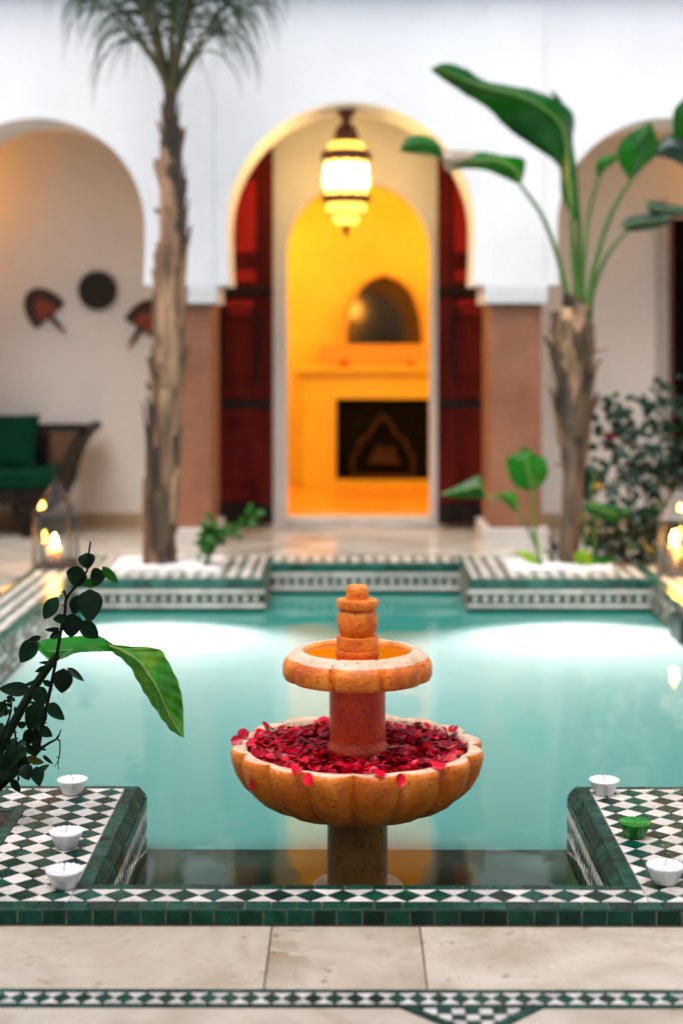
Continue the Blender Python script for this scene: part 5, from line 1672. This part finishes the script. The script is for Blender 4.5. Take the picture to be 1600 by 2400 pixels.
# dry leaf bases hugging the trunk
hk = 0
for i in range(2, 50, 1):
    for q in range(2):
        p, r = TP[i], TR[i]
        a = i * 2.4 + q * PI + random.uniform(-0.3, 0.3)
        hgt = random.uniform(0.16, 0.34); wid = r * random.uniform(0.7, 1.15)
        j = min(59, i + max(3, int(hgt / 0.04)))
        b = MB()
        ns = 7
        fl = random.choice((0, 0, 0.012, 0.03))
        for s in range(ns):
            v = s / (ns - 1)
            idx = min(59, int(i + (j - i) * v)); pp, rr = TP[idx], TR[idx]
            wv = wid * (1 - 0.72 * v ** 1.3) * (0.9 if s else 0.7)
            lift = 0.004 + 0.014 * v + fl * v ** 3
            for c in range(5):
                u = c / 4 * 2 - 1
                aa = a + u * wv / rr * 0.8
                rad = rr * (1.03 + 0.02 * math.cos(u * 1.4)) + lift - 0.008 * abs(u) + 0.003 * noise.noise((u * 5, v * 6, i))
                b.v.append((pp.x + rad * math.cos(aa), pp.y + rad * math.sin(aa), pp.z + 0.02 * noise.noise((u * 3, i, q))))
        for s in range(ns - 1):
            for c in range(4):
                b.f.append((s * 5 + c, s * 5 + c + 1, (s + 1) * 5 + c + 1, (s + 1) * 5 + c)); b.m.append(0)
        o = b.build('leaf_base', M['husk'] if (i * 7 + q * 3) % 5 < 3 else M['husk_dark'], pl, True)
        loc_parent(o, pl)
# a few broken stubs
for px, py, dx, dy in ((371, 395, -10, -25), (372, 500, -10, -14), (352, 915, -8, -22), (424, 450, 10, -16), (428, 640, 8, -14)):
    p, q = zp(px, py, -0.01), zp(px + dx, py + dy, -0.02)
    b = MB(); b.tube([p, (p + q) / 2, q], [0.014, 0.010, 0.003], 6); loc_parent(b.build('leaf_stub', M['husk_dark'], pl, True), pl)
crown = zp(399, 205)
def frond(az, lift, length, droop, leaflets=46, lw=0.007, ll=0.42):
    """one feather leaf: arching stalk with long hanging leaflets"""
    h = Vector((math.cos(az), math.sin(az), 0))
    pts = []
    d = (h * math.cos(lift) + Vector((0, 0, math.sin(lift)))).normalized()
    p = crown + Vector((h.x * 0.02, h.y * 0.02, random.uniform(-0.05, 0.05)))
    n = 22
    for i in range(n):
        pts.append(p.copy())
        p = p + d * (length / n)
        d = (d + Vector((0, 0, -droop / n * (0.4 + 1.6 * i / n)))).normalized()
    b = MB()
    b.tube(pts, [0.017, 0.013, 0.009, 0.005, 0.0025], 6)
    ob = b.build('frond', M['palm_stem'], pl, True); loc_parent(ob, pl)
    lf = MB()
    for k in range(leaflets):
        t = 0.34 + 0.66 * k / leaflets
        i = min(n - 2, int(t * (n - 1))); f = t * (n - 1) - i
        o = pts[i].lerp(pts[i + 1], f); tg = (pts[i + 1] - pts[i]).normalized()
        sdv = tg.cross(Vector((0, 0, 1)))
        sdv = sdv.normalized() if sdv.length > 0.05 else Vector((-h.y, h.x, 0))
        for s in (-1, 1):
            L_ = ll * (0.55 + 0.6 * math.sin(PI * min(1, 0.15 + t * 0.8))) * random.uniform(0.7, 1.1)
            dd = (sdv * s * random.uniform(0.6, 1.0) + tg * random.uniform(0.3, 0.8) + Vector((0, 0, random.uniform(-0.3, 0.35)))).normalized()
            q = o.copy(); seg = 5
            ws = [lw, lw * 1.1, lw * 0.9, lw * 0.6, lw * 0.35, 0.0004]
            base_i = len(lf.v)
            sway = Vector((random.uniform(-0.12, 0.12), random.uniform(-0.12, 0.12), 0))
            for g_ in range(seg + 1):
                wd = dd.cross(Vector((0.3, 1, 0.2)))
                wd = wd.normalized() if wd.length > 0.05 else Vector((1, 0, 0))
                lf.v.append(tuple(q + wd * ws[g_])); lf.v.append(tuple(q - wd * ws[g_]))
                q = q + dd * (L_ / seg)
                dd = (dd + Vector((0, 0, -0.50 - 0.2 * g_)) + sway).normalized()
            for g_ in range(seg):
                a0 = base_i + g_ * 2
                lf.f.append((a0, a0 + 1, a0 + 3, a0 + 2)); lf.m.append(0)
    lo = lf.build('leaflets', M['palm_leaf'], ob)
    tag(lo, kind='stuff')
random.seed(3)
for k in range(12):
    az = k * 2.399 + random.uniform(-0.2, 0.2)
    frond(az, R(random.uniform(70, 86)), random.uniform(1.1, 1.5), random.uniform(0.9, 1.5), 13, 0.0062, 0.56)
for az, li, ln, dr in ((0.15, 64, 0.95, 1.2), (3.0, 64, 0.95, 1.2), (3.4, 58, 0.72, 1.1), (-0.35, 60, 0.78, 1.2), (-1.2, 62, 0.8, 1.2), (-2.0, 64, 0.8, 1.2)):
    frond(az, R(li), ln, dr, 9, 0.006, 0.50)

# ------------------------------------------------------------------ bird of paradise on the far right bench
YS = 8.47
def zs(x, y, dy=0.0): return at(920 + x * 0.4337, 120 + y * 0.4337, YS + dy)
def zf(px, py, dy=0.0): return at(px, py, YS + dy)
base = zf(1333, 1332); base.z = 0.005
bp = empty('bird_of_paradise', base, label='tall bird of paradise plant with a sheathed stem and big torn green leaves', cat='strelitzia')
random.seed(17)
tr = [(1333, 1335, 24), (1335, 1260, 25), (1340, 1180, 25), (1343, 1110, 27), (1344, 1070, 34), (1343, 1010, 41), (1341, 960, 42), (1346, 900, 40), (1345, 850, 45), (1342, 800, 49), (1340, 775, 42), (1339, 745, 30), (1338, 715, 19), (1337, 690, 10)]
TP = catmull([zf(x, y) for x, y, r in tr], 44); TR = interp([r * YS / FPX for x, y, r in tr], 44)
b = MB()
for i, (p, r) in enumerate(zip(TP, TR)):
    for k in range(nn):
        a = 2 * PI * k / nn
        d = 0.93 + 0.10 * noise.noise((math.cos(a) * 1.6, math.sin(a) * 1.6, i * 0.33)) + 0.04 * noise.noise((math.cos(a) * 5, math.sin(a) * 5, i * 0.9))
        b.v.append((p.x + r * d * math.cos(a), p.y + r * d * math.sin(a), p.z))
for i in range(43):
    for k in range(nn):
        j = (k + 1) % nn
        b.f.append((i * nn + k, i * nn + j, (i + 1) * nn + j, (i + 1) * nn + k)); b.m.append(0)
b.f.append(tuple(43 * nn + k for k in range(nn))); b.m.append(0)
loc_parent(b.build('trunk', M['sheath'] if False else M['trunk'], bp, True), bp)
for i in range(15, 37, 1):
    for q in range(2):
        p, r = TP[i], TR[i]
        a = i * 2.1 + q * PI + random.uniform(-0.3, 0.3)
        j = min(43, i + random.randrange(5, 11)); wid = r * random.uniform(0.8, 1.2)
        b = MB(); ns = 7
        flare = random.choice((0, 0.01, 0.03, 0.05))
        for s in range(ns):
            v = s / (ns - 1); idx = int(i + (j - i) * v); pp, rr = TP[idx], TR[idx]
            wv = wid * (1 - 0.75 * v ** 1.4)
            for c in range(5):
                u = c / 4 * 2 - 1; aa = a + u * wv / rr * 0.8
                rad = rr * 0.97 + 0.004 + 0.010 * v + flare * v ** 3 - 0.006 * abs(u)
                b.v.append((pp.x + rad * math.cos(aa), pp.y + rad * math.sin(aa), pp.z + 0.02 * noise.noise((u * 3, i, q))))
        for s in range(ns - 1):
            for c in range(4):
                b.f.append((s * 5 + c, s * 5 + c + 1, (s + 1) * 5 + c + 1, (s + 1) * 5 + c)); b.m.append(0)
        loc_parent(b.build('leaf_base', M['sheath'] if (i + q) % 4 else M['husk'], bp, True), bp)
for px, py, qx, qy in ((1392, 822, 1425, 818), (1388, 940, 1402, 925), (1312, 1092, 1298, 1085), (1385, 960, 1404, 948)):
    b = MB(); b.tube([zf(px - (8 if qx > px else -8), py, -0.02), zf(px, py, -0.03), zf(qx, qy, -0.05)], [0.012, 0.008, 0.003], 6); loc_parent(b.build('leaf_stub', M['husk'], bp, True), bp)
def petiole(pts, r0, r1, mat='strel_stem'):
    b = MB(); pp = catmull(pts, 24); b.tube(pp, interp([r0, r1], 24), 8); loc_parent(b.build('petiole', M[mat], bp, True), bp)
def SS(l, m_, r, d=(0, 0, 0)): return (zs(l[0], l[1], d[0]), zs(m_[0], m_[1], d[1]), zs(r[0], r[1], d[2]))
def bleaf(sec, mat, name='leaf', rib=0.006, label=None, n=40, wave=0.004, bulge=0.03, ribs=0.0025):
    o = strip_leaf(sec, M[mat], name, bp, n, 10, bulge, wave, rib=rib, label=label, ribs=ribs); loc_parent(o, bp); return o
petiole([zs(985, 1640, -0.05), zs(1000, 1450, -0.03), zs(985, 1250), zs(970, 1050), zs(965, 900), zs(955, 700, 0.01)], 0.022, 0.010)
petiole([zs(955, 1600, -0.05), zs(958, 1440, -0.03), zs(935, 1300, 0.0), zs(880, 1080, -0.04), zs(800, 880, -0.09), zs(688, 722, -0.13)], 0.018, 0.009)
petiole([zs(1015, 1400), zs(1030, 1150), zs(1055, 900), zs(1110, 690, -0.03)], 0.016, 0.008)
petiole([zs(1020, 1600, -0.06), zs(1040, 1420, -0.04), zs(1085, 1180, -0.04), zs(1170, 900, -0.05), zs(1285, 695, -0.08)], 0.02, 0.010)
petiole([zs(1040, 1560, -0.03), zs(1060, 1420, 0.0), zs(1090, 1260, 0.02), zs(1160, 1100, 0.0), zs(1258, 975, 0.0)], 0.017, 0.009)
petiole([zs(985, 1440, 0.04), zs(1000, 1200, 0.05), zs(1005, 960, 0.05), zs(995, 800, 0.05)], 0.02, 0.012)
bleaf([SS((955, 880), (972, 905), (1004, 930)), SS((912, 770), (955, 780), (1008, 800), (0.04, 0, 0.04)), SS((906, 650), (945, 620), (995, 620), (0.05, 0, 0.05)), SS((872, 590), (930, 480), (976, 470), (0.05, -0.02, 0.06)),
       SS((765, 515), (895, 385), (985, 365), (0.02, -0.05, 0.06)), SS((605, 398), (800, 300), (935, 285), (0.0, -0.07, 0.03)), SS((520, 310), (660, 235), (770, 208), (-0.03, -0.10, 0.0)), SS((395, 232), (480, 190), (510, 157), (-0.07, -0.12, -0.05)),
       SS((285, 158), (330, 130), (400, 90), (-0.10, -0.14, -0.08)), SS((216, 106), (240, 92), (285, 60), (-0.14, -0.15, -0.12)), SS((204, 94), (206, 94), (210, 90), (-0.15, -0.15, -0.15))], 'strel', label='biggest leaf, arching to the left with torn edges')
bleaf([SS((930, 300), (940, 330), (950, 350)), SS((870, 240), (905, 270), (940, 300)), SS((846, 208), (860, 215), (878, 222))], 'strel', n=10, rib=None, label='short torn lobe standing up behind the biggest leaf', ribs=0)
bleaf([SS((560, 335), (600, 372), (660, 385), (0.03, 0.03, 0.03)), SS((575, 362), (640, 400), (720, 430), (0.03, 0.02, 0.02)), SS((640, 430), (740, 470), (800, 480), (0.03, 0.02, 0.02)), SS((760, 512), (810, 520), (850, 530), (0.03, 0.02, 0.02)), SS((850, 568), (860, 570), (880, 575), (0.03, 0.03, 0.03))], 'strel', n=16, rib=None, label='torn lower strip of the biggest leaf', ribs=0.002)
bleaf([SS((680, 720), (688, 722), (696, 716), (-0.13, -0.13, -0.13)), SS((605, 682), (660, 640), (716, 585), (-0.12, -0.16, -0.10)), SS((500, 640), (560, 590), (600, 560), (-0.13, -0.18, -0.11)), SS((385, 632), (430, 595), (465, 540), (-0.14, -0.19, -0.12)), SS((330, 640), (350, 610), (420, 590), (-0.15, -0.18, -0.13))], 'strel', n=26, label='drooping leaf half on the left')
bleaf([SS((420, 600), (430, 570), (462, 540), (-0.13, -0.15, -0.12)), SS((340, 645), (350, 590), (350, 530), (-0.14, -0.17, -0.13)), SS((290, 640), (290, 585), (280, 528), (-0.15, -0.18, -0.14)), SS((270, 600), (270, 570), (268, 545), (-0.16, -0.18, -0.15))], 'pale_leaf', n=14, rib=None, label='pale dried fold in the drooping leaf', ribs=0.001)
bleaf([SS((275, 580), (268, 550), (265, 510), (-0.16, -0.17, -0.15)), SS((210, 560), (215, 505), (215, 465), (-0.17, -0.20, -0.16)), SS((110, 550), (120, 500), (140, 448), (-0.19, -0.22, -0.18)), SS((42, 540), (45, 520), (70, 470), (-0.21, -0.22, -0.20))], 'strel', n=18, rib=None, label='hooked tip of the drooping leaf before the lit arch', ribs=0.001)
bleaf([SS((1106, 690), (1110, 692), (1116, 690), (-0.03, -0.03, -0.03)), SS((1098, 615), (1120, 630), (1150, 640), (-0.02, -0.05, -0.02)), SS((1130, 570), (1165, 590), (1205, 595), (-0.02, -0.06, -0.02)), SS((1190, 558), (1200, 562), (1212, 570), (-0.03, -0.03, -0.03))], 'sucker', n=14, rib=None, ribs=0, label='small rolled bright leaf in the middle')
bleaf([SS((1280, 700), (1286, 700), (1292, 696), (-0.08, -0.08, -0.08)), SS((1228, 605), (1300, 600), (1352, 632), (-0.06, -0.11, -0.06)), SS((1218, 525), (1315, 520), (1422, 565), (-0.05, -0.12, -0.05)), SS((1268, 452), (1350, 455), (1445, 495), (-0.05, -0.11, -0.05)), SS((1340, 412), (1372, 420), (1420, 440), (-0.06, -0.10, -0.06)), SS((1385, 380), (1388, 380), (1392, 384), (-0.08, -0.08, -0.08))], 'strel', n=26, rib=None, label='pointed leaf before the right arch')
bleaf([SS((1415, 560), (1420, 566), (1425, 570), (0, 0, 0)), SS((1452, 470), (1475, 520), (1490, 575)), SS((1520, 440), (1545, 520), (1575, 615), (0, -0.03, 0)), SS((1620, 440), (1640, 540), (1660, 640), (0, -0.03, 0)), SS((1740, 560), (1745, 580), (1750, 600))], 'strel_dark', n=22, rib=None, label='dark leaf running off the right edge')
bleaf([SS((1520, 460), (1560, 470), (1620, 470), (-0.05, -0.06, -0.05)), SS((1515, 370), (1560, 360), (1640, 370), (-0.05, -0.08, -0.05)), SS((1530, 300), (1570, 290), (1640, 300), (-0.05, -0.07, -0.05)), SS((1600, 230), (1610, 228), (1620, 232), (-0.05, -0.05, -0.05))], 'sucker', n=16, rib=None, label='light green leaf at the right edge')
bleaf([SS((1228, 945), (1240, 962), (1262, 975)), SS((1285, 892), (1300, 925), (1325, 972), (0.02, -0.01, 0)), SS((1400, 880), (1410, 915), (1430, 955), (0.02, -0.02, 0)), SS((1500, 892), (1503, 905), (1506, 922))], 'strel_dark', n=18, rib=0.004, label='flat bluish lower leaf')
bleaf([SS((1352, 796), (1358, 800), (1366, 806), (0.04, 0.04, 0.04)), SS((1405, 812), (1400, 845), (1400, 882), (0.05, 0.03, 0.04)), SS((1480, 825), (1482, 855), (1490, 890), (0.05, 0.03, 0.04)), SS((1580, 842), (1582, 868), (1590, 894), (0.05, 0.03, 0.04)), SS((1700, 872), (1700, 880), (1700, 890), (0.05, 0.05, 0.05))], 'strel_dark', n=20, rib=0.004, label='flat bluish upper leaf')

# young plants round its foot
YG = 8.40
def zg(px, py, dy=0.0): return at(px, py, YG + dy)
def GS(l, m_, r, d=(0, 0, 0)): return (zg(l[0], l[1], d[0]), zg(m_[0], m_[1], d[1]), zg(r[0], r[1], d[2]))
def young(px, label, name='young_plant'):
    p = zg(px, 1330); p.z = 0.004
    return empty(name, p, label=label, cat='young plant')
def ystem(o, pts, r0=0.011, r1=0.006):
    b = MB(); pp = catmull(pts, 18); b.tube(pp, interp([r0, r1], 18), 7); loc_parent(b.build('stem', M['strel_stem'], o, True), o)
def yleaf(o, sec, mat='sucker', rib=0.004, n=22):
    l = strip_leaf(sec, M[mat], 'leaf', o, n, 8, 0.015, 0.002, rib=rib, ribs=0.0012); loc_parent(l, o)
o = young(1268, 'young shoot with bright upright and pointed leaves before the pink column')
b0 = Vector((o.location.x, YG, 0.0))
ystem(o, [b0, zg(1256, 1270), zg(1250, 1210), zg(1246, 1150)], 0.012, 0.007)
ystem(o, [b0, zg(1262, 1300), zg(1240, 1245), zg(1212, 1195)], 0.013, 0.006)
ystem(o, [zg(1212, 1192), zg(1190, 1172), zg(1160, 1166), zg(1136, 1165)], 0.005, 0.005)
yleaf(o, [GS((1240, 1152), (1246, 1152), (1252, 1150)), GS((1205, 1138), (1243, 1135), (1268, 1138), (0, -0.02, 0)), GS((1188, 1098), (1238, 1110), (1285, 1110), (0, -0.03, 0)), GS((1190, 1072), (1232, 1085), (1276, 1072), (0, -0.02, 0)), GS((1222, 1058), (1240, 1055), (1262, 1070)), GS((1228, 1045), (1229, 1045), (1230, 1045))])
yleaf(o, [GS((1136, 1166), (1137, 1165), (1138, 1162)), GS((1120, 1168), (1126, 1140), (1126, 1116), (0, -0.02, 0)), GS((1085, 1168), (1085, 1148), (1095, 1128), (0, -0.02, 0)), GS((1050, 1166), (1050, 1156), (1058, 1146), (0, -0.01, 0)), GS((1028, 1160), (1029, 1159), (1031, 1157))])
yleaf(o, [GS((1208, 1200), (1214, 1196), (1216, 1188)), GS((1185, 1180), (1198, 1170), (1210, 1160), (0, -0.02, 0)), GS((1165, 1168), (1175, 1158), (1190, 1152), (0, -0.01, 0)), GS((1158, 1166), (1159, 1163), (1162, 1160))])
yleaf(o, [GS((1256, 1322), (1260, 1320), (1264, 1318)), GS((1228, 1312), (1236, 1305), (1244, 1298)), GS((1203, 1292), (1204, 1291), (1206, 1290))], 'lime_leaf', None, 8)
o = young(1392, 'young shoot with a wavy bright leaf and a dark one, right of the sheathed stem')
b0 = Vector((o.location.x, YG + 0.05, 0.0))
ystem(o, [b0, zg(1392, 1270, 0.05), zg(1394, 1200, 0.05), zg(1390, 1160, 0.05)], 0.012, 0.006)
ystem(o, [b0, zg(1372, 1290, 0.08), zg(1366, 1210, 0.1), zg(1375, 1150, 0.12)], 0.010, 0.006)
yleaf(o, [GS((1366, 1190), (1374, 1180), (1382, 1178), (0, 0, 0)), GS((1385, 1210), (1410, 1195), (1418, 1182), (0, -0.02, 0)), GS((1425, 1222), (1440, 1205), (1450, 1186), (0, -0.02, 0)), GS((1470, 1206), (1476, 1202), (1482, 1196))])
yleaf(o, [GS((1366, 1160, ), (1378, 1160), (1395, 1162), (0.1, 0.1, 0.1)), GS((1360, 1130), (1388, 1130), (1418, 1140), (0.1, 0.08, 0.1)), GS((1368, 1098), (1392, 1100), (1418, 1112), (0.1, 0.08, 0.1)), GS((1380, 1092), (1388, 1092), (1396, 1096), (0.1, 0.1, 0.1))], 'strel_dark')
o = young(1370, 'lime yellow rounded leaf low on the white pebbles beside the sheathed stem')
yleaf(o, [GS((1380, 1340), (1384, 1338), (1388, 1336), (-0.03,) * 3), GS((1350, 1322), (1368, 1315), (1385, 1318), (-0.03, -0.05, -0.03)), GS((1346, 1300), (1366, 1296), (1386, 1302), (-0.03, -0.05, -0.03)), GS((1362, 1290), (1368, 1288), (1376, 1292), (-0.03,) * 3)], 'lime_leaf', None, 12)
yleaf(o, [GS((1384, 1325), (1386, 1320), (1388, 1312)), GS((1415, 1324), (1415, 1316), (1412, 1308)), GS((1442, 1316), (1443, 1315), (1444, 1314))], 'sucker', None, 10)

# leafy bushes: stems with many small leaves
def bush(name, label, cat, stems, nleaf, size, mat, rad, dY=0.25, flowers=()):
    p0 = stems[0][0]
    o = empty(name, p0, label=label, cat=cat)
    lf = MB()
    for s in stems:
        pp = catmull(s, 20)
        b = MB(); b.tube(pp, interp([0.008, 0.003], 20), 6); loc_parent(b.build('stem', M['bark'], o, True), o)
        for k in range(nleaf):
            i = random.randrange(4, 20)
            c = pp[i] + Vector((random.gauss(0, rad), random.gauss(0, rad), random.gauss(0, rad)))
            d = Vector((random.uniform(-1, 1), random.uniform(-1, 1), random.uniform(-0.7, 0.5))).normalized()
            l = size * random.uniform(0.7, 1.3)
            lens_into(lf, c, c + d * l, l * 0.62, Vector((random.uniform(-0.6, 0.6), -0.8, random.uniform(0.1, 1))))
    lo = lf.build('leaves', mat, o); loc_parent(lo, o); tag(lo, kind='stuff')
    for px, py, yy, r in flowers:
        c = at(px, py, yy)
        f = MB()
        for q in range(9):
            a = q * 2.4; d = Vector((math.cos(a) * 0.6, math.sin(a) * 0.6, 0.6)).normalized()
            lens_into(f, c, c + d * r, r * 0.9, Vector((math.cos(a + 1), math.sin(a + 1), 0.3)))
        loc_parent(f.build('flower', M['flower'], o), o)
random.seed(31)
def zb(px, py, dy=0.0): return at(px, py, 8.60 + dy)
def g0(px, dy=0.0):
    p = at(px, 1320, 8.60 + dy); p.z = 0.003
    return p
bush('rose_shrub', 'dark leafy rose shrub with a small red bloom before the carved stucco surround', 'shrub', [
    [g0(1500), zb(1490, 1200), zb(1470, 1080), zb(1435, 990), zb(1415, 960)],
    [g0(1510), zb(1510, 1180), zb(1500, 1060), zb(1470, 980)],
    [g0(1520), zb(1540, 1180), zb(1545, 1060), zb(1555, 960), zb(1550, 930)],
    [g0(1530), zb(1570, 1200), zb(1590, 1080), zb(1600, 980)],
    [g0(1480, -0.1), zb(1450, 1260, -0.1), zb(1440, 1180, -0.1), zb(1445, 1080, -0.1)],
    [g0(1540, 0.1), zb(1600, 1200, 0.1), zb(1640, 1060, 0.1), zb(1660, 960, 0.1)],
    [g0(1470), zb(1440, 1290), zb(1420, 1270), zb(1410, 1250)],
    [g0(1505), zb(1500, 1280), zb(1520, 1250), zb(1540, 1200)]], 72, 0.072, M['bush_leaf'], 0.062, flowers=((1428, 1030, 8.5, 0.045),))
bush('vine_plant', 'small trailing green plant on the pebbles just right of the palm trunk', 'plant', [
    [at(486, 1316, 8.42), at(500, 1270, 8.42), at(520, 1250, 8.4), at(545, 1245, 8.4)],
    [at(488, 1316, 8.42), at(492, 1260, 8.4), at(500, 1220, 8.38)],
    [at(488, 1316, 8.42), at(510, 1265, 8.42), at(560, 1235, 8.45), at(590, 1210, 8.45), at(600, 1195, 8.45)],
    [at(486, 1316, 8.42), at(488, 1285, 8.4), at(490, 1250, 8.4)]], 24, 0.055, M['vine_leaf'], 0.022)
bush('herb_plant', 'little dark sprig on the pebbles between the young shoot and the sheathed stem', 'plant', [
    [at(1292, 1322, 8.5), at(1292, 1290, 8.5), at(1290, 1262, 8.5)], [at(1290, 1322, 8.5), at(1300, 1295, 8.5), at(1304, 1275, 8.5)]], 12, 0.04, M['bush_leaf'], 0.02)
